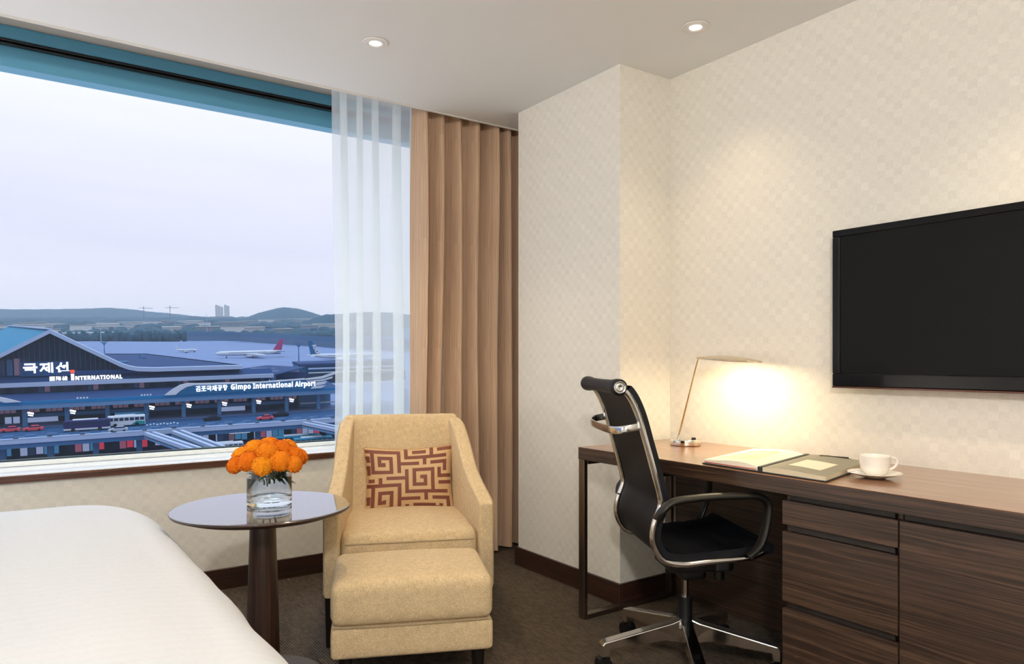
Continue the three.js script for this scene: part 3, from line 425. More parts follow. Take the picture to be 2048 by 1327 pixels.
// ---------- office chair ----------
{
  const CX = -.578, CZ = 1.91, dir = Math.atan2(.884, .468);
  const c = thing('office_chair', 'black leather swivel chair with chrome rails at the desk', 'office chair', [CX, 0, CZ], dir);
  // side profile [forward, height] from seat front over the seat corner up to the head roll
  const prof = [[.205, .470], [.15, .452], [.0, .440], [-.10, .434], [-.165, .452], [-.198, .508], [-.197, .565], [-.172, .640], [-.176, .672], [-.192, .735], [-.222, .842], [-.256, .955], [-.285, 1.01], [-.312, 1.035]];
  const curve = new THREE.CatmullRomCurve3(prof.map((p) => V(0, p[1], p[0])), false, 'centripetal'), HW = .232;
  const railGeo = (x) => { const pts = curve.getPoints(120).map((p) => V(x, p.y, p.z)); return new THREE.TubeGeometry(new THREE.CatmullRomCurve3(pts), 160, .011, 10); };
  for (const s of [-1, 1]) mesh('rail', railGeo(s * HW), chrome, c);
  // leather sling between the rails, ribbed across the seat, with thickness
  const slab = (off, t0, t1, n, rib) => grid(16, n, (u, v) => { const t = t0 + (t1 - t0) * v, p = curve.getPointAt(t), q = curve.getTangentAt(t), nx = V(0, q.z, -q.y); const x = (u - .5) * 2 * (HW - .012), r = rib ? .003 * Math.abs(Math.sin(v * n / 5 * Math.PI / 2)) : 0, o = off + (off < -.02 ? -r : 0); return [x, p.y - nx.y * o * -1, p.z - nx.z * o * -1]; });
  const sheet = (t0, t1, n, rib) => { const A = slab(-.004, t0, t1, n, rib), B = slab(-.032, t0, t1, n, rib); return join([A, B, ...[0, 1].map((u) => grid(1, n, (a, v) => { const t = t0 + (t1 - t0) * v, p = curve.getPointAt(t), q = curve.getTangentAt(t), nx = V(0, q.z, -q.y), o = -.032 + .028 * a; return [(u - .5) * 2 * (HW - .012), p.y + nx.y * o, p.z + nx.z * o]; }))]); };
  mesh('seat', sheet(0, .40, 60, true), blackLeather, c);
  mesh('backrest', sheet(.40, .975, 60, false), blackLeather, c);
  mesh('front_roll', cyl(.022, .022, HW * 2 + .02, 0, 0, 0, 24).rotateZ(Math.PI / 2).translate(0, .482, .207), blackLeather, c);
  const hr = mesh('head_roll', lathe([[0, -HW - .012], [.024, -HW - .012], [.0285, -HW - .004], [.0285, -HW + .03], [.024, -HW + .09], [.023, 0], [.024, HW - .09], [.0285, HW - .03], [.0285, HW + .004], [.024, HW + .012], [0, HW + .012]], 28).rotateZ(Math.PI / 2).translate(0, 1.037, -.318), blackLeather, c);
  for (const s of [-1, 1]) { const cap = mesh('roll_cap', lathe([[0, .001], [.006, .002], [.007, .0035], [.013, .0035], [.014, .002], [.017, .002], [.0185, .0045], [.0205, .003], [.021, 0]], 28).rotateZ(-s * Math.PI / 2).translate(s * (HW + .0125), 1.037, -.318), chrome, hr); }
  const hc = new THREE.CatmullRomCurve3([[-HW, .905, -.243], [-HW + .002, .897, -.29], [-HW * .86, .890, -.312], [0, .886, -.326], [HW * .86, .890, -.312], [HW - .002, .897, -.29], [HW, .905, -.243]].map((p) => V(...p)), false, 'centripetal').getPoints(64);
  const grip = mesh('handle', grid(64, 14, (u, v) => { const i = Math.round(u * 64), p = hc[i], q = hc[Math.min(64, i + 1)].clone().sub(hc[Math.max(0, i - 1)]).normalize(), n = V(q.z, 0, -q.x).normalize(), a = v * Math.PI * 2, k = .0045 * Math.sign(Math.cos(a)) * Math.pow(Math.abs(Math.cos(a)), .5); return [p.x + n.x * k, p.y + .0135 * Math.sign(Math.sin(a)) * Math.pow(Math.abs(Math.sin(a)), .6), p.z + n.z * k]; }), chrome, c);
  for (const s of [-1, 1]) mesh('handle_bolt', cyl(.009, .009, .03, s * HW, .915, -.247, 14), chrome, grip);
  for (const s of [-1, 1]) {
    const x = s * (HW + .028), pts = [[x - s * .02, .590, -.190], [x, .622, -.178], [x, .650, -.145], [x, .664, -.05], [x, .668, .10], [x, .664, .165], [x, .640, .195], [x, .58, .192], [x, .50, .168], [x - s * .018, .455, .135]];
    const cr = new THREE.CatmullRomCurve3(pts.map((p) => V(...p)), false, 'centripetal'), fr = cr.getPoints(70);
    const g = grid(70, 12, (u, v) => { const i = Math.round(u * 70), p = fr[i], q = fr[Math.min(70, i + 1)].clone().sub(fr[Math.max(0, i - 1)]).normalize(), n = V(0, q.z, -q.y).normalize(), a = v * Math.PI * 2, w = .023, h = .0125; return [p.x + Math.cos(a) * w, p.y + n.y * Math.sin(a) * h, p.z + n.z * Math.sin(a) * h]; });
    mesh('armrest', g, phys('#14120f', .42, { specularIntensity: .8 }), c);
  }
  mesh('tilt_mechanism', join([rbox(.20, .05, .24, .015, 0, .385, .03), rbox(.46, .03, .05, .008, 0, .418, .05), rbox(.09, .06, .10, .02, 0, .345, .02)]), blackPlastic, c);
  mesh('tension_knob', cyl(.022, .022, .05, 0, .335, .13, 18), blackPlastic, c);
  mesh('lever', tube([[.06, .37, .05], [.15, .355, .08], [.235, .30, .16]], .006, 16, 8), blackPlastic, c);
  mesh('gas_lift', cyl(.013, .013, .10, 0, .29, 0, 20), chrome, c); mesh('lift_sleeve', cyl(.026, .027, .12, 0, .19, 0, 24), blackPlastic, c);
  mesh('hub', lathe([[.024, .17], [.04, .16], [.045, .12], [.04, .085], [.02, .08]], 28), chrome, c);
  for (let k = 0; k < 5; k++) {
    const camA = THREE.MathUtils.degToRad(-94 + 72 * k), rgt = Math.cos(camA), awy = Math.sin(camA), wx = rgt * .8202 + awy * .5721, wz = rgt * .5721 - awy * .8202, a = Math.atan2(wx, wz) - dir, R = .325;
    const turn = (g) => g.rotateY(a);
    const bl = mesh('base_leg', turn(extrude([[.03, .085], [.03, .165], [.06, .155], [R, .108], [R + .008, .10], [R + .008, .062], [R - .012, .062], [R - .016, .088], [.09, .10]], .034, .004, 2).rotateY(-Math.PI / 2).translate(.017, 0, 0)), chrome, c);
    const w = mesh('caster', turn(join([cyl(.027, .027, .016, 0, 0, 0, 20).rotateZ(Math.PI / 2).translate(.014, .0275, R), cyl(.027, .027, .016, 0, 0, 0, 20).rotateZ(Math.PI / 2).translate(-.014, .0275, R), cyl(.009, .009, .04, 0, .045, R - .004, 12), rbox(.014, .03, .05, .005, 0, .04, R)])), blackPlastic, bl);
  }
}

// ---------- outside: an airport on ground that rises gently away from the hotel ----------
const TILT = Math.atan(99 / FOCAL), Rw = V(Math.cos(YAW), 0, Math.sin(YAW)), Fw = V(Math.sin(YAW), 0, -Math.cos(YAW)), EYE = 33;
const Aw = Fw.clone().multiplyScalar(Math.cos(TILT)).add(V(0, Math.sin(TILT), 0)), Uw = V(0, Math.cos(TILT), 0).addScaledVector(Fw, -Math.sin(TILT));
const Sx = Rw.clone().multiplyScalar(.893).addScaledVector(Aw, .45).normalize(), Nx = Rw.clone().multiplyScalar(-.45).addScaledVector(Aw, .893).normalize();
const SITE = new THREE.Matrix4().makeBasis(Sx, Uw, Nx.clone().negate()).setPosition(V(-2.658, 1.125, 3.76).addScaledVector(Uw, -EYE));
// site axes: x along the terminal front, y up, z towards the hotel (t = -z is the distance from the hotel)
function site(name, label, category, s = 0, y = 0, t = 0, turn = 0, group) {
  const o = new THREE.Group(); o.name = numbered(name); const m = SITE.clone().multiply(new THREE.Matrix4().makeTranslation(s, y, -t)).multiply(new THREE.Matrix4().makeRotationY(turn));
  m.decompose(o.position, o.quaternion, o.scale); o.userData = { label, category }; if (group) o.userData.group = group; scene.add(o); return o;
}
const ground = (name, label) => { const o = site(name, label, name.split('_').pop()); o.userData.kind = 'structure'; return o; };
const sb = (s0, s1, y0, y1, t0, t1) => box2(s0, s1, y0, y1, -t1, -t0);
const poly = (pts, y0, y1) => extrude(pts, y1 - y0).rotateX(-Math.PI / 2).translate(0, y0, 0);      // plan polygon [s, t]
const wallShape = (pts, t0, t1) => extrude(pts, t1 - t0).translate(0, 0, -t1);                        // front polygon [s, y]
const oc = (r, g, b, rough = .85, x = {}) => { const m = phys('#ffffff', rough, { specularIntensity: .2, ...x }); m.color.setRGB(r, g, b); return m; };
const glow = (r, g, b, k) => { const m = oc(r, g, b, .5); m.emissive.setRGB(r, g, b); m.emissiveIntensity = k; return m; };   // windows lit from inside
const M = {  // outdoor palette: the blue of dusk light is mixed into these colours
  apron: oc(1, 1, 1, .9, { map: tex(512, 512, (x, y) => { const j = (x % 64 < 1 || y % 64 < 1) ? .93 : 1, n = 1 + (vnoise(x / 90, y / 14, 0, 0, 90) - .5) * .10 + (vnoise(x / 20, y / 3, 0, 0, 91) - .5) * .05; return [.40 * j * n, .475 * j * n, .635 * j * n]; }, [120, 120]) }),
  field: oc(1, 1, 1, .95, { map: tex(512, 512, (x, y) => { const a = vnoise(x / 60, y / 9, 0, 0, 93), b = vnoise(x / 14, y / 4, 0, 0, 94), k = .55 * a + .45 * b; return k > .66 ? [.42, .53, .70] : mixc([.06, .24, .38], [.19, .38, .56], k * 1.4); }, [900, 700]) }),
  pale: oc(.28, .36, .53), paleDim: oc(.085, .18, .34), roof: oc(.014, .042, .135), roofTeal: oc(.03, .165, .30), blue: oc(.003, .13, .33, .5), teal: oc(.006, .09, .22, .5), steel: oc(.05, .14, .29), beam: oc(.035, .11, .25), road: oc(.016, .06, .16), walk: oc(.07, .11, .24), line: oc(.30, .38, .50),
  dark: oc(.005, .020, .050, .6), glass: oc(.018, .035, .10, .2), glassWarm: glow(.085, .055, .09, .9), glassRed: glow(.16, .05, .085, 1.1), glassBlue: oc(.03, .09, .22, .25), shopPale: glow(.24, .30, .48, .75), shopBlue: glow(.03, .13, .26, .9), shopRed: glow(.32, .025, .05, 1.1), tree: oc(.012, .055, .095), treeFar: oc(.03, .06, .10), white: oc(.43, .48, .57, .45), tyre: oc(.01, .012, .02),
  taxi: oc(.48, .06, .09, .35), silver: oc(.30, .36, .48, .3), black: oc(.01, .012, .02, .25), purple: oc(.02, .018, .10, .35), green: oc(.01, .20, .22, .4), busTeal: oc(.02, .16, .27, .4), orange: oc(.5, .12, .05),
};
const lit = (r, g, b, k) => new THREE.MeshStandardMaterial({ color: '#ffffff', emissive: new THREE.Color(r, g, b), emissiveIntensity: k, side: THREE.DoubleSide });
const signGlow = lit(1, 1, 1, .95), signRed = glow(.8, .06, .03, 1), tubeGlow = lit(1, .96, .95, .9);

// ground
mesh('surface', poly([[-2600, 130], [2600, 130], [2600, 5200], [-2600, 5200]], -8.5, -7.0), M.field, ground('airfield_ground', 'dusk-blue tinted fields and low land beyond the airport'));
mesh('surface', planar(poly([[-700, 256], [420, 256], [300, 420], [153, 650], [100, 829], [53, 884], [25, 884], [-62, 941], [-700, 1150]], -6.5, -.02), 'x'), M.apron, ground('airport_apron', 'pale concrete apron where the airliners park'));
mesh('surface', poly([[-90, 120], [130, 120], [130, 256], [-90, 256]], -7, -6.5), M.walk, ground('lower_street', 'lower street level in front of the terminal'));
{
  const r = ground('raised_road', 'raised road with taxis and buses in front of the terminal');
  mesh('deck', sb(-75, 100, -1, 0, 220.2, 256), M.road, r); mesh('pavement', sb(-75, 100, 0.001, .16, 244, 256), M.walk, r);
  for (const t of [227.6, 231.2]) for (let k = 0; k < 22; k++) mesh('lane_mark', sb(-42 + k * 5 + (t > 230 ? 2 : 0), -39.6 + k * 5 + (t > 230 ? 2 : 0), .002, .03, t - .11, t + .11), M.line, r);
  for (let k = 0; k < 10; k++) mesh('lane_mark', sb(-1 + k * .9, -.5 + k * .9, .002, .03, 234.2 + (k % 3) * .8, 236.6 + (k % 3) * .8), M.line, r);
  mesh('parapet', join([sb(-75, 100, -.5, .75, 219.2, 220.2), sb(-75, 100, .75, .82, 219.1, 220.3)]), M.pale, r);
  mesh('deck_beam', sb(-75, 100, -1.7, -.5, 219.6, 221), M.beam, r);
  for (let k = 0; k < 14; k++) mesh('parapet_lamp', join([sb(-38.4 + k * 7.3, -37.3 + k * 7.3, .82, 1.05, 219.5, 220)]), M.tyre, r);
  for (let k = 0; k < 10; k++) mesh('pier', rbox2(-34.9 + k * 10.45, -33.4 + k * 10.45, -6.5, -1.0, -225.2, -223.7, .12), M.steel, r);
}
// shops under the raised road
{
  const sh = site('shop_front', 'row of lit shop windows under the raised road', 'shop front');
  mesh('wall', sb(-75, 100, -6.5, -1.05, 230.5, 231.5), M.dark, sh); mesh('floor_slab', sb(-75, 100, -6.49, -6.4, 222, 230.5), oc(.20, .13, .26), sh);
  const kinds = [M.shopPale, M.shopBlue, M.shopPale, M.glass, M.shopRed, M.shopRed, M.shopPale, M.steel, M.dark, M.shopBlue, M.glassRed, M.dark, M.shopPale, M.shopPale, M.glassWarm];
  for (let k = 0; k < 58; k++) mesh('shop_window', sb(-42 + k * 1.8, -40.42 + k * 1.8, -5.5 + (k % 4 ? 0 : .2), -1.6, 230.3, 230.5), kinds[(k * 7 + (k >> 2) * 3) % kinds.length], sh);
  for (const [s, w, y] of [[-1.4, 3.2, -2.1], [20.5, 5.6, -2.2]]) mesh('tube_lamp', sb(s, s + w, y, y + .4, 222.2, 222.6), tubeGlow, sh);
  const font0 = null;
}
// terminal
const T = site('terminal_building', 'long airport terminal with a big gabled roof and glass front', 'building');
{
  const roofline = [[-62, 8], [-39.7, 20.2], [-26.3, 27.7], [-17.5, 22.5], [-12.1, 19.4], [-8, 17.0], [-5.5, 15.9], [-3, 15.3], [2, 15.0], [28.6, 14.9]], th = 1.25;
  mesh('gable_fascia', wallShape([...roofline, ...roofline.slice().reverse().map(([s, y]) => [s, y - th])], 259.5, 262.5), M.pale, T);
  const back = (s, y, k) => [s - 20 * k, y + .0 * k, -(262 + 69 * k)];
  const slope = grid(6, 6, (u, v) => { const [s, y] = roofline[Math.round(u * 6)]; return back(s, y - .04, v); }); mesh('roof', slope, M.roofTeal, T);
  mesh('ridge_cap', bar([-26.3, 27.75, -261], [-46.3, 27.75, -331], 1.2, .35), M.pale, T);
  mesh('flat_roof', poly([[-24, 262.6], [28.5, 262.6], [9, 324], [-.2, 352], [-16.5, 360], [-60, 360]], 13.2, 14.6), M.roof, T);
  mesh('roof_edge', join([bar([28.5, 14.6, -263], [9, 14.6, -324], .4, .5), bar([9, 14.6, -324], [-.2, 14.6, -352], .4, .5), bar([-.2, 14.6, -352], [-16.5, 14.6, -360], .4, .5)]), M.dark, T);
  mesh('skylight', rbox2(-9.5, -6.5, 14.6, 15.1, -300, -296, .2), M.steel, T); mesh('roof_vent', join([sb(-3, -2.6, 14.6, 16.2, 318, 318.5), sb(-2, -.6, 14.6, 15.4, 318, 320)]), M.steel, T);
  mesh('gable_wall', wallShape([[-62, 13.2], [-62, 6.7], ...roofline.slice(1, 9).map(([s, y]) => [s, y - th + .1]), [28, 13.7], [28, 13.2]], 265, 266), M.dark, T);
  for (let k = 0; k < 26; k++) { const s = -44.6 + k * 1.35, top = s < -26.3 ? 27.7 + (s + 26.3) * .555 : 27.7 - (s + 26.3) * .6; if (top - 2 > 13.6) mesh('mullion', sb(s, s + .12, 13.3, top - 1.6, 264.6, 265), M.glassBlue, T); }
  for (let k = 0; k < 6; k++) mesh('window', sb(-44 + k * 1.9, -42.5 + k * 1.9, 13.6, 17.6 + k * .28, 264.8, 265), [M.glassBlue, M.glassWarm, M.glass][k % 3], T);
  for (let k = 0; k < 40; k++) { const s = -20.5 + k * 1.22; mesh('window', sb(s, s + .98, 13.35, 14.05, 264.75, 265), k > 10 && k < 29 && k % 5 !== 3 ? [M.glassRed, M.glassWarm][k % 2] : M.glass, T); }
  for (const [s, w] of [[-18.2, 1.2], [-16, .9], [-13.6, 1.1], [-10.2, .8], [14.4, 1.1], [16.2, .9], [19.8, .8]]) mesh('lamp_strip', sb(s, s + w, 14.0, 14.22, 264.5, 264.7), tubeGlow, T);
  mesh('lower_roof', grid(1, 1, (u, v) => [-70 + 108.6 * u, 11.7 + 1.6 * v, -(260.3 + 4.6 * v)]), M.roof, T);
  mesh('roof_band', sb(-70, 38.6, 10.45, 11.7, 259, 260.5), M.pale, T);
  mesh('wall_upper', sb(-70, 37.5, 7.2, 10.5, 262.6, 263.4), M.dark, T);
  for (let k = 0; k < 52; k++) mesh('window', sb(-48 + k * 1.62, -46.6 + k * 1.62, 8.2, 10.3, 262.4, 262.6), [M.glass, M.glass, M.glassWarm, M.dark, M.glassBlue][(k * 3 + (k >> 3)) % 5], T);
  // canopy over the kerb
  mesh('canopy_roof', grid(1, 1, (u, v) => [-70 + 127 * u, 7.72 + .75 * v, -(243.4 + 19 * v)]), M.roof, T);
  mesh('canopy_soffit', sb(-70, 57, 5.55, 5.75, 243.3, 262.4), M.beam, T);
  mesh('canopy_blue_band', sb(-70, 57, 6.75, 7.72, 242.9, 243.5), M.blue, T);
  mesh('canopy_grey_band', sb(-70, 57, 5.55, 6.75, 243, 243.5), M.paleDim, T);
  for (let k = -3; k < 10; k++) mesh('column', rbox2(-1.45 + k * 10.35, -.25 + k * 10.35, .16, 5.55, -246.9, -245.7, .25), M.steel, T);
  mesh('facade_wall', sb(-70, 46, .16, 5.6, 254.6, 256), M.dark, T);
  for (let k = 0; k < 64; k++) mesh('window', sb(-48 + k * 1.46, -46.75 + k * 1.46, 3.3, 5.3, 254.4, 254.6), [M.glassWarm, M.glassWarm, M.glass, M.glassWarm, M.glassRed, M.dark, M.glassBlue][(k * 5 + (k >> 2)) % 7], T);
  mesh('facade_beam', sb(-33, 43, 2.3, 3.35, 249.6, 250.6), M.beam, T);
  for (const [a, b, m] of [[-32.4, -24.6, M.shopPale], [-37.8, -36.2, M.shopPale], [-35.8, -34.2, M.shopPale], [-1.2, -.2, M.shopBlue], [-9.6, -1.6, M.shopBlue], [-3.2, -1.4, oc(.28, .26, .05)], [21, 28.5, M.shopPale], [30.5, 36, M.glass], [10, 18, M.dark]]) mesh('window', sb(a, b, .3, 2.2, 254.2, 254.5), m, T);
  for (let k = 0; k < 8; k++) if (k !== 2) { const s = -31.1 + k * 10.35; mesh('gate_sign', join([bar([s, 4.3, -245.5], [s + 1.5, 3.9, -245.5], .25, .5), bar([s + .1, 3.6, -245.5], [s + 1.3, 3.3, -245.5], .25, .35)]), signGlow, T); }
  mesh('end_wall', sb(46, 57, .16, 5.5, 255, 256), M.steel, T); mesh('end_rail', sb(46, 62, 1.6, 2.1, 251, 251.4), M.line, T);
  for (const s of [-30.8, -14.2]) mesh('roof_ornament', join([0, 1, 2, 3].map((k) => sb(s + k * .8 + 12, s + k * .8 + 12.5, 7.75, 8.2, 243.6, 244))), M.white, T);
}
// lettering helpers
const G = {
  guk: [[[.10, .93], [.84, .93], [.80, .64]], [[.0, .57], [1, .57]], [[.5, .57], [.5, .36]], [[.12, .33], [.84, .33], [.84, 0]]],
  je: [[[0, .88], [.50, .88]], [[.28, .88], [.22, .52], [0, .18]], [[.24, .54], [.50, .20]], [[.48, .52], [.67, .52]], [[.67, .98], [.67, .04]], [[.92, 1], [.92, 0]]],
  seon: [[[.36, .96], [.30, .70], [.02, .42]], [[.32, .70], [.60, .46]], [[.60, .66], [.86, .66]], [[.86, 1], [.86, .28]], [[.18, .32], [.18, .04], [.95, .04]]],
  gim: [[[.06, .93], [.58, .93], [.46, .62], [.06, .46]], [[.86, 1], [.86, .42]], [[.18, .34], [.86, .34], [.86, .02], [.18, .02], [.18, .34]]],
  po: [[[.08, .92], [.92, .92]], [[.32, .92], [.34, .52]], [[.68, .92], [.66, .52]], [[.06, .50], [.94, .50]], [[.5, .44], [.5, .10]], [[0, .07], [1, .07]]],
  gong: [[[.12, .94], [.86, .94], [.80, .66]], [[.44, .80], [.44, .53]], [[0, .50], [1, .50]], { c: [.5, .19], r: .17 }],
  hang: [[[.20, .99], [.42, .99]], [[.02, .86], [.60, .86]], { c: [.31, .61], r: .14 }, [[.78, 1], [.78, .36]], [[.78, .70], [1, .70]], { c: [.5, .16], r: .15 }],
  guo: [[[.05, .97], [.95, .97], [.95, .03], [.05, .03], [.05, .97]], [[.18, .74], [.82, .74]], [[.22, .56], [.46, .56], [.46, .38], [.22, .38], [.22, .56]], [[.18, .22], [.50, .28]], [[.60, .90], [.64, .46], [.82, .18]], [[.80, .52], [.56, .18]]],
  ji: [[[.06, 1], [.06, 0]], [[.06, .95], [.28, .95], [.18, .68], [.30, .48], [.10, .36]], [[.40, .96], [.56, .80], [.38, .56]], [[.62, .96], [.96, .60]], [[.92, .94], [.60, .62]], [[.48, .52], [.86, .52]], [[.38, .34], [.98, .34]], [[.68, .34], [.68, 0]], [[.50, .22], [.40, .06]], [[.84, .22], [.96, .06]]],
  seonHan: [[[.26, 1], [.08, .78], [.28, .66], [.04, .46], [.40, .50]], [[.22, .46], [.22, 0]], [[.10, .30], [.04, .10]], [[.34, .30], [.40, .12]], [[.70, 1], [.64, .88]], [[.50, .86], [.92, .86], [.92, .50], [.50, .50], [.50, .86]], [[.50, .68], [.92, .68]], [[.70, .50], [.70, .02], [.60, .06]], [[.46, .34], [.64, .32], [.48, .08]], [[.94, .40], [.76, .26], [.98, .04]]],
};
function glyph(strokes, w, h, pen, depth = .25) {
  const list = [], seg = (a, b) => { const dx = (b[0] - a[0]) * w, dy = (b[1] - a[1]) * h, L = Math.hypot(dx, dy); list.push(new THREE.BoxGeometry(L + pen * .8, pen, depth).rotateZ(Math.atan2(dy, dx)).translate((a[0] + b[0]) / 2 * w, (a[1] + b[1]) / 2 * h, 0)); };
  for (const s of strokes) if (s.c) { for (let i = 0; i < 14; i++) { const p = (k) => [s.c[0] + Math.cos(k / 14 * 6.2832) * s.r, s.c[1] + Math.sin(k / 14 * 6.2832) * s.r * (w / h)]; seg(p(i), p(i + 1)); } } else for (let i = 1; i < s.length; i++) seg(s[i - 1], s[i]);
  return join(list);
}
const font = await new FontLoader().loadAsync('fonts/droid/droid_sans_bold.typeface.json');
function word(txt, size, depth, parent, mat, s, y, t, stretch = 1, bold = 0) {            // one mesh per letter, set along +s
  let x = 0; for (const ch of txt) { const adv = font.data.glyphs[ch].ha * size / font.data.resolution * stretch; if (ch !== ' ') { const g = new TextGeometry(ch, { font, size, depth, curveSegments: 4, bevelEnabled: bold > 0, bevelSize: bold, bevelThickness: .01, bevelSegments: 1 }); g.scale(stretch, 1, 1).translate(s + x, y, -t); mesh('letter', g, mat, parent); } x += adv + bold * 1.2; } return x;
}
{ // gable sign
  const g = site('terminal_sign', 'glowing white international terminal sign on the gable front', 'sign', 0, 0, 0);
  mesh('board', sb(-34.6, -21.9, 13.3, 17.7, 263.3, 263.6), oc(.01, .05, .15, .4), g);
  [['guk', -33.7], ['je', -29.4], ['seon', -25.2]].forEach(([k, s]) => mesh('letter', glyph(G[k], 3.25, 2.75, .52).translate(s, 14.45, -263), signGlow, g));
  [['guo', -26.9], ['ji', -25.25], ['seonHan', -23.6]].forEach(([k, s]) => mesh('letter', glyph(G[k], 1.35, 1.25, .14).translate(s, 11.98, -260.0), signGlow, g));
  mesh('letter', sb(-21.3, -20.45, 11.9, 13.9, 259.9, 260.2), signGlow, g); mesh('red_dot', sb(-21.4, -20.3, 14.2, 15.1, 259.9, 260.2), signRed, g);
  const n = word('NTERNATIONAL', 1.18, .2, g, signGlow, -20.25, 11.95, 260.1, .98, .05);
}
{ // arched canopy sign
  const g = site('canopy_sign', 'long blue arched airport name sign on the canopy', 'sign', 0, 0, 0);
  mesh('panel', wallShape([[7.3, 7.6], [8.6, 8.9], [10.4, 10.0], [12.6, 10.45], [32, 10.2], [46, 10.75], [52.5, 11.6], [51.2, 9.6], [50, 7.6]], 242.4, 243), M.teal, g);
  mesh('arch_trim', wallShape([[4.2, 7.75], [6.5, 9.5], [8.6, 10.7], [11, 11.15], [13, 11.0], [32, 10.65], [46, 11.15], [46, 10.75], [32, 10.2], [12.6, 10.45], [10.4, 10.0], [8.6, 8.9], [7.3, 7.75]], 242.2, 243.2), M.white, g);
  const wing = [[[46, 11.1], [51.6, 11.7], [56.4, 13.2], [56.1, 12.3], [51.6, 10.9], [46.2, 10.6]], [[46.4, 10.3], [52, 10.7], [55, 11.5], [54.8, 10.9], [51.5, 10.1], [46.8, 9.95]], [[48.6, 8.9], [50, 9.8], [53, 9.9], [52.4, 9.2], [50, 8.7]], [[47.6, 7.7], [48.6, 8.5], [52.6, 8.6], [51, 7.8]]];
  for (const w of wing) mesh('wing_slat', wallShape(w, 242, 242.35), M.white, g);
  let s = 13.0; for (const k of ['gim', 'po', 'guk', 'je', 'gong', 'hang']) { mesh('letter', glyph(G[k], 1.28, 1.6, .21).translate(s, 8.5, -242.2), signGlow, g); s += 1.55; }
  word('Gimpo International Airport', 1.62, .2, g, signGlow, 23.0, 8.6, 242.3, .83, .03);
}
{
  const g = site('canopy_end_fin', 'white slanted fin on the canopy at the left window edge', 'roof fin', 0, 0, 0);
  mesh('fin', wallShape([[-46, 12], [-40, 10.2], [-35.5, 9.0], [-32.2, 7.75], [-35.8, 7.75], [-38.5, 8.9], [-46, 10.8]], 242.2, 243), M.white, g);
}
{ // roofs at the right, behind the sign
  const g = site('pier_building', 'low flat-roofed airport pier behind the canopy sign', 'building');
  mesh('roof', poly([[26, 268], [38.6, 266], [57, 300], [45, 318], [30, 300]], 10.2, 10.6), M.roof, g);
  mesh('roof_band', join([bar([30, 11, -262], [38.6, 10.6, -262], .6, 1.3), bar([36, 10.3, -299], [54.6, 9.4, -300], .6, 1.5), bar([36, 11.3, -275], [54, 9.6, -299], .4, .3)]), M.pale, g);
  mesh('wall', sb(38, 44, 6, 9.6, 300.5, 302), M.dark, g); mesh('pillar', sb(44.2, 45.6, 6, 9.4, 300.5, 301.5), M.pale, g); mesh('wall_end', sb(45.6, 58, 5.5, 8.6, 303, 304), M.roof, g);
  const c = site('concourse', 'dark departure concourse with white roof lines at the window edge', 'building');
  mesh('body', sb(62, 110, 0, 9, 342, 356), M.teal, c); mesh('roof', sb(62, 112, 8.2, 9.1, 340, 358), M.roof, c); mesh('roof_line', sb(66, 112, 6.4, 7.1, 339.6, 340.2), M.pale, c); mesh('lower_line', sb(66, 112, 4.6, 5.1, 339.4, 340), M.white, c); mesh('dark_band', sb(60, 112, 0, 4.4, 338, 339.4), M.dark, c); mesh('foot_band', sb(52, 112, 1.6, 3, 300, 301), M.pale, c);  // plain dark band along the foot of the concourse front
}
// walkways from the raised road towards the hotel
function walkway(label, a, b, w = 2.7) {
  const o = site('walkway', label, 'walkway', 0, 0, 0, 0, 'walkways to the raised road'), dx = b[0] - a[0], dt = b[1] - a[1], L = Math.hypot(dx, dt), nx = -dt / L, nt = dx / L, off = (k) => [[a[0] + nx * k, 0, -(a[1] + nt * k)], [b[0] + nx * k, 0, -(b[1] + nt * k)]];
  const rail = (k, ww, y, h) => { const [p, q] = off(k); p[1] = q[1] = y; return bar(p, q, ww, h); };
  mesh('floor', rail(0, w, -.6, .5), M.tyre, o); mesh('rail', rail(w / 2 - .45, .95, -.05, .9), M.pale, o); mesh('rail', rail(-w / 2 + .45, .95, -.05, .9), M.pale, o); mesh('side_beam', rail(0, w + .3, -1, .5), M.paleDim, o);
}
walkway('left pale concrete walkway running from the raised road', [-.2, 219], [13, 178]); walkway('middle pale concrete walkway running from the raised road', [6.6, 219], [17, 180], 2.9); walkway('right pale concrete walkway by the sheer curtain', [42, 219], [52, 190], 3.6);
{ const o = site('planting_bed', 'dusk-blue tinted shrubs between the two concrete walkways', 'shrubs'); o.userData.kind = 'stuff'; const im = new THREE.InstancedMesh(new THREE.IcosahedronGeometry(.55, 1), M.busTeal, 260); im.name = 'shrub'; seed = 55; const m = new THREE.Matrix4(); for (let i = 0; i < 260; i++) { const t = rr(188, 214), f = (219 - t) / 41; m.makeTranslation(1.9 + f * 12.5 + rr(.4, 3.4), -2.3 + rr(0, .8), -t); im.setMatrixAt(i, m); } im.castShadow = im.receiveShadow = true; o.add(im); }

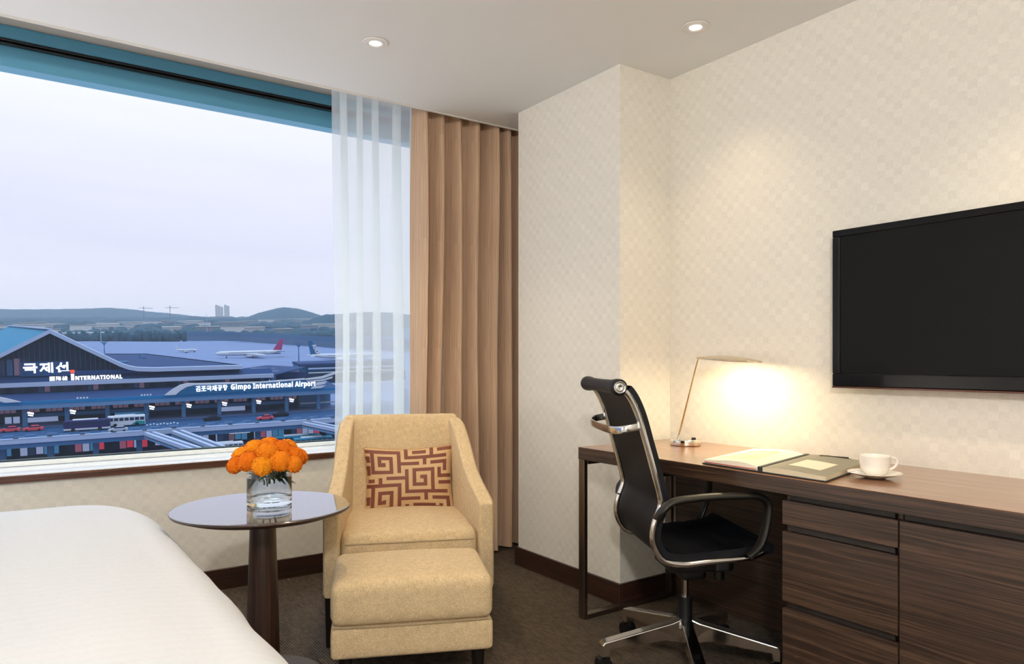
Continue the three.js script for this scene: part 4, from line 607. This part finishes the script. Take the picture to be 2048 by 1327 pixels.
// vehicles: local x forward (towards -s when turned by pi)
const carGlass = oc(.01, .025, .06, .15);
function car(name, label, mat, s, t, y = 0, len = 4.6, group) {
  const o = site(name, label, 'car', s, y, t, Math.PI, group), L = len / 2;
  mesh('body', extrude([[-L, .35], [-L, .85], [-L + .25, .98], [-L + .9, 1.02], [L - 1.2, .98], [L - .1, .78], [L, .55], [L - .05, .32]], 1.6, .08).translate(0, 0, -.8), mat, o);
  mesh('cabin', extrude([[-L + .5, 1.0], [-L + 1.1, 1.46], [.35, 1.48], [L - 1.25, .98]], 1.36, .06).translate(0, 0, -.68), carGlass, o); mesh('roof', extrude([[-L + 1.0, 1.44], [-L + 1.15, 1.52], [.3, 1.54], [.42, 1.46]], 1.4, .04).translate(0, 0, -.7), mat, o);
  for (const x of [-L + .85, L - .9]) for (const z of [-.82, .82]) mesh('wheel', cyl(.33, .33, .22, 0, 0, 0, 14).rotateX(Math.PI / 2).translate(x, .33, z), M.tyre, o);
  return o;
}
car('taxi', 'orange-red taxi nearest the left window edge on the raised road', M.taxi, -34.4, 238.6, 0, 4.6, 'taxis'); car('taxi', 'orange-red taxi second from the left window edge', M.taxi, -29.0, 238, 0, 4.7, 'taxis');
car('car', 'silver car driving in front of the white bus', M.silver, -7.9, 225.6, 0, 4.7); car('car', 'black car below the airport name sign on the raised road', M.black, 17, 236.2, 0, 4.8); car('car', 'red car on the raised road above the flowers', M.taxi, 31.6, 230.6, 0, 4.7); car('car', 'black car just behind the red car by the kerb', M.black, 37, 236, 0, 4.7); car('car', 'teal car on the lower street at the sheer curtain', M.busTeal, 50.5, 214, -6.5, 4.7);
function bus(label, mat, low, s, t, y = 0, len = 11, extra) {
  const o = site('bus', label, 'bus', s, y, t, Math.PI), L = len / 2;
  mesh('body', rbox(len, 2.6, 2.5, .28, 0, 1.75, 0, 3), mat, o); mesh('skirt', rbox(len + .04, .55, 2.54, .1, 0, .62, 0), low, o); mesh('roof_unit', rbox(len * .55, .3, 1.7, .1, .4, 3.12, 0), M.white, o);
  for (const z of [-1.27, 1.27]) for (let k = 0; k < 7; k++) mesh('window', box(len / 7 * .78, .85, .06, -L + len / 7 * (k + .5) * .97 + .1, 2.15, z), carGlass, o);
  mesh('windscreen', rbox(.08, 1.3, 2.1, .03, L, 2.0, 0), carGlass, o);
  for (const x of [-L * .55, L * .6]) for (const z of [-1.2, 1.2]) mesh('wheel', cyl(.5, .5, .3, 0, 0, 0, 16).rotateX(Math.PI / 2).translate(x, .5, z), M.tyre, o);
  if (extra) extra(o); return o;
}
bus('dark purple city bus with white roof on the raised road', M.purple, M.white, -15.6, 232.4, 0, 11.2);
bus('white bus with a green tail behind the purple bus', M.white, M.white, -6.0, 236.4, 0, 9.6, (o) => { for (const z of [-1.28, 1.28]) mesh('green_panel', extrude([[-4.7, .4], [-4.7, 1.35], [-2.6, 1.5], [-1.0, .4]], .04).translate(0, 0, z - .02), M.green, o); });
bus('far teal bus on the lower street behind the flowers', M.busTeal, M.white, 39, 219, -6.5, 13); bus('near teal bus on the lower street behind the flowers', M.busTeal, M.white, 42.4, 213.4, -6.5, 11); bus('white bus on the lower street left of the flowers', M.white, M.white, 18.6, 215.4, -6.5, 9.5);

// airliners
function airliner(label, s, t, turn, L, R, fin, finMat, tip, extra) {
  const o = site('airliner', label, 'airliner', s, 0, t, turn), y = R * 1.9;                              // nose at +x
  const pr = [[0, 0], [R * .45, .02], [R * .75, .05], [R * .95, .1], [R, .17], [R, .68], [R * .8, .82], [R * .45, .94], [R * .12, 1], [0, 1]].map(([r, k]) => [r, k * L]);
  const body = lathe(pr, 24); { const p = body.attributes.position; for (let i = 0; i < p.count; i++) { const k = p.getY(i) / L; if (k > .68) p.setZ(i, p.getZ(i) + (k - .68) * R * 1.9); } body.computeVertexNormals(); }
  mesh('fuselage', body.rotateZ(Math.PI / 2).rotateX(-Math.PI / 2).translate(L / 2, y, 0), M.white, o);
  for (const z of [-1, 1]) {
    mesh('wing', extrude([[L * .08, 0], [-L * .16, L * .42], [-L * .20, L * .42], [-L * .10, 0]], .35).rotateX(z > 0 ? Math.PI / 2 : -Math.PI / 2).translate(0, y - R * .5, z * R * .6), M.white, o);
    mesh('stabilizer', extrude([[-L * .38, 0], [-L * .47, L * .16], [-L * .50, L * .16], [-L * .47, 0]], .25).rotateX(z > 0 ? Math.PI / 2 : -Math.PI / 2).translate(0, y + R * .4, z * R * .2), tip, o);
    mesh('engine', cyl(R * .48, R * .42, L * .085, 0, 0, 0, 16).rotateZ(Math.PI / 2).translate(L * .03, y - R * 1.05, z * L * .17), M.silver, o);
  }
  mesh('tail_fin', extrude([[-L * .33, 0], [-L * .45, fin], [-L * .50, fin], [-L * .465, 0]], .4, .05).translate(0, y + R * .75, -.2), finMat, o);
  mesh('landing_gear', join([[L * .34, 0], [-L * .03, -R * .8], [-L * .03, R * .8]].map(([x, z]) => join([cyl(.15, .15, y, x, y / 2, z, 8), cyl(.5, .5, .5, 0, 0, 0, 12).rotateX(Math.PI / 2).translate(x, .5, z)]))), M.tyre, o);
  for (const z of [-1, 1]) mesh('windows', box(L * .55, R * .16, .05, L * .04, y + R * .28, z * R * .965), M.glassBlue, o);
  if (extra) extra(o, y); return o;
}
airliner('white airliner with a purple and red tail fin on the apron', 66.2, 552, Math.PI - .02, 47, 1.75, 8.2, oc(.30, .03, .13, .4), M.beam, (o, y) => { mesh('fin_stripe', extrude([[-17.3, 1.4], [-21.4, 9.5], [-22.4, 9.5], [-19.6, 1.4]], .46).translate(0, y, -.23), oc(.5, .12, .10, .4), o); mesh('belly_stripe', box(17, .7, .1, -13, y - .9, 1.72), M.purple, o); });
airliner('small white jet parked far out on the apron', 28.6, 643, .12, 16.5, .95, 3.6, M.white, M.white);
airliner('airliner with dark blue lettered tail fin near the sheer curtain', 118, 490, Math.PI * 0 + .06, 46, 1.7, 9.2, M.teal, M.white, (o, y) => { const f = word('ANA', 2.5, .2, o, M.white, 0, 0, 0, 1, .1); o.children.filter((c) => c.name === 'letter').forEach((c) => c.geometry.rotateZ(-1.12).translate(-20.6, y + 7.6, .35)); });
airliner('blue and white airliner half hidden behind the pier roofs', 57, 326, .15, 22, 1.2, 4.2, M.blue, M.white);

// masts, fence, trees, far things
for (const [s, t, h, label] of [[85, 467, 12.5, 'tall floodlight mast between the two large airliners'], [-30.6, 661, 8.2, 'floodlight mast beside the gable roof'], [-46, 930, 22, 'thin pale pole at the far edge of the apron'], [62, 905, 30, 'thin pale pole in front of the barrier wall']]) {
  const o = site('light_mast', label, 'mast', s, 0, t); mesh('pole', cyl(.22, .4, h, 0, h / 2, 0, 10), h > 15 ? M.pale : M.beam, o); if (h < 15) mesh('lamp_head', join([box(3.4, .7, 1.6, 0, h, 0), box(5.4, .4, .8, 0, h + .9, 0), box(1.6, 1.2, 1, 0, h - .9, 0)]), M.beam, o);
}
{ const o = site('barrier_wall', 'long grey-blue barrier wall behind the apron', 'wall'), P = [[41, 906], [93, 868], [120, 770], [157, 660], [235, 470]]; for (let i = 1; i < P.length; i++) { const a = P[i - 1], b = P[i]; mesh('upper_panel', bar([a[0], 7.6, -a[1]], [b[0], 7.6, -b[1]], 1, 4.8), oc(.05, .12, .24), o); mesh('lower_panel', bar([a[0], 2.6, -a[1] + .6], [b[0], 2.6, -b[1] + .6], 1.4, 5.2), oc(.075, .135, .25), o); } }

function belt(name, label, n, fn, mat, geo) { const o = site(name, label, 'trees'); o.userData.kind = 'stuff'; const im = new THREE.InstancedMesh(geo, mat, n); im.name = 'tree'; const m = new THREE.Matrix4(), q = new THREE.Quaternion(); for (let i = 0; i < n; i++) { const [s, y, t, w, h] = fn(i); m.compose(V(s, y, -t), q, V(w, h, w)); im.setMatrixAt(i, m); } im.castShadow = im.receiveShadow = true; o.add(im); return o; }
const blob = new THREE.IcosahedronGeometry(1, 1); seed = 900;
belt('tree_belt', 'dark trees lining the far side of the apron', 620, () => [rr(-330, 42), rr(0, 4), rr(946, 990), rr(1.8, 3.6), rr(3, 8)], M.tree, blob);
belt('far_woods', 'scattered dusk-blue tinted woods on the plain', 2600, () => { const t = 1150 + 2600 * Math.pow(rnd(), 1.4), k = t * .42; return [rr(-k, k * .75), rr(-7, -3), t, rr(4, 17), rr(3, 8)]; }, M.tree, blob);
belt('horizon_woods', 'low woods along the horizon', 900, () => { const t = rr(2600, 4200); return [rr(-t * .3, t * .35), rr(-8, 2), t, rr(20, 60), rr(5, 12)]; }, M.tree, blob);
seed = 1234;
const farTone = [oc(.34, .35, .36), oc(.50, .50, .50), oc(.16, .19, .24)], farWords = ['low pale warehouse', 'long white shed', 'blue-grey low block'];
for (let i = 0; i < 34; i++) {
  const t = 1120 + i * 46 + rr(0, 40), s = rr(-t * .14, t * .24), w = rr(24, 95), h = rr(4, 10), o = site('far_building', farWords[i % 3] + ' far out on the plain', 'building', s, -4, t, rr(-.2, .2), 'far buildings on the plain ' + (i % 3 + 1));
  mesh('walls', box(w, h + 4, 16, 0, h / 2, 0), farTone[i % 3], o); mesh('roof', box(w + 2, .8, 18, 0, h + 2.3, 0), farTone[(i + 1) % 3], o);
}
for (const [s, t, n, label] of [[335, 4000, 3, 'left pale tower blocks on the skyline'], [378, 4000, 2, 'right pale tower blocks on the skyline']]) { const o = site('tower_block', label, 'building', s, 0, t); for (let k = 0; k < n; k++) mesh('tower', box(11, 68 - k * 5, 14, k * 13 - 13, (68 - k * 5) / 2, 0), oc(.45, .45, .46), o); }
for (const [s, t, h, label] of [[-8, 3000, 50, 'left tower crane on the skyline'], [80, 3000, 52, 'right tower crane on the skyline']]) { const o = site('tower_crane', label, 'crane', s, 0, t); mesh('mast', box(1.8, h, 1.8, 0, h / 2, 0), M.treeFar, o); mesh('jib', box(46, 1.4, 1.4, 8, h - 4, 0), M.treeFar, o); mesh('apex', new THREE.ConeGeometry(2, 8, 4).translate(0, h + 1, 0), M.treeFar, o); }
function hill(label, t, pts, depth, mat) { const o = site('hill', label, 'hill'); o.userData.kind = 'structure'; const c = new THREE.CatmullRomCurve3(pts.map(([s, y]) => V(s, y, 0))), P = c.getPoints(120); mesh('slope', grid(120, 14, (u, v) => { const p = P[Math.round(u * 120)], k = Math.sin(v * Math.PI); return [p.x, -7 + (p.y + 7) * Math.pow(k, .8) * (1 + .05 * (vnoise(p.x / 40, v * 7, 0, 0, 97) - .5)) + (k > .3 ? 2.5 * (vnoise(p.x / 9, v * 30, 0, 0, 98) - .5) : 0), -(t + (v - .5) * 2 * depth)]; }), mat, o); }
hill('long pale wooded ridge on the left skyline', 4600, [[-1500, 40], [-900, 52], [-680, 47], [-460, 46], [-300, 50], [-180, 55], [-90, 48], [0, 36], [120, 24], [230, 10], [300, -6]], 260, M.tree);
hill('rounded pale hill on the right skyline', 3000, [[330, -6], [370, 18], [430, 38], [496, 50], [560, 42], [640, 16], [700, -6]], 150, M.tree);
hill('darker wooded hill behind the sheer curtain', 1800, [[325, -6], [350, 10], [392, 25], [442, 28], [520, 32], [640, 20], [700, -6]], 80, M.tree);
// haze over the plain
scene.fog = new THREE.FogExp2(new THREE.Color(.62, .78, 1), .00014);
renderer.render(scene, camera);
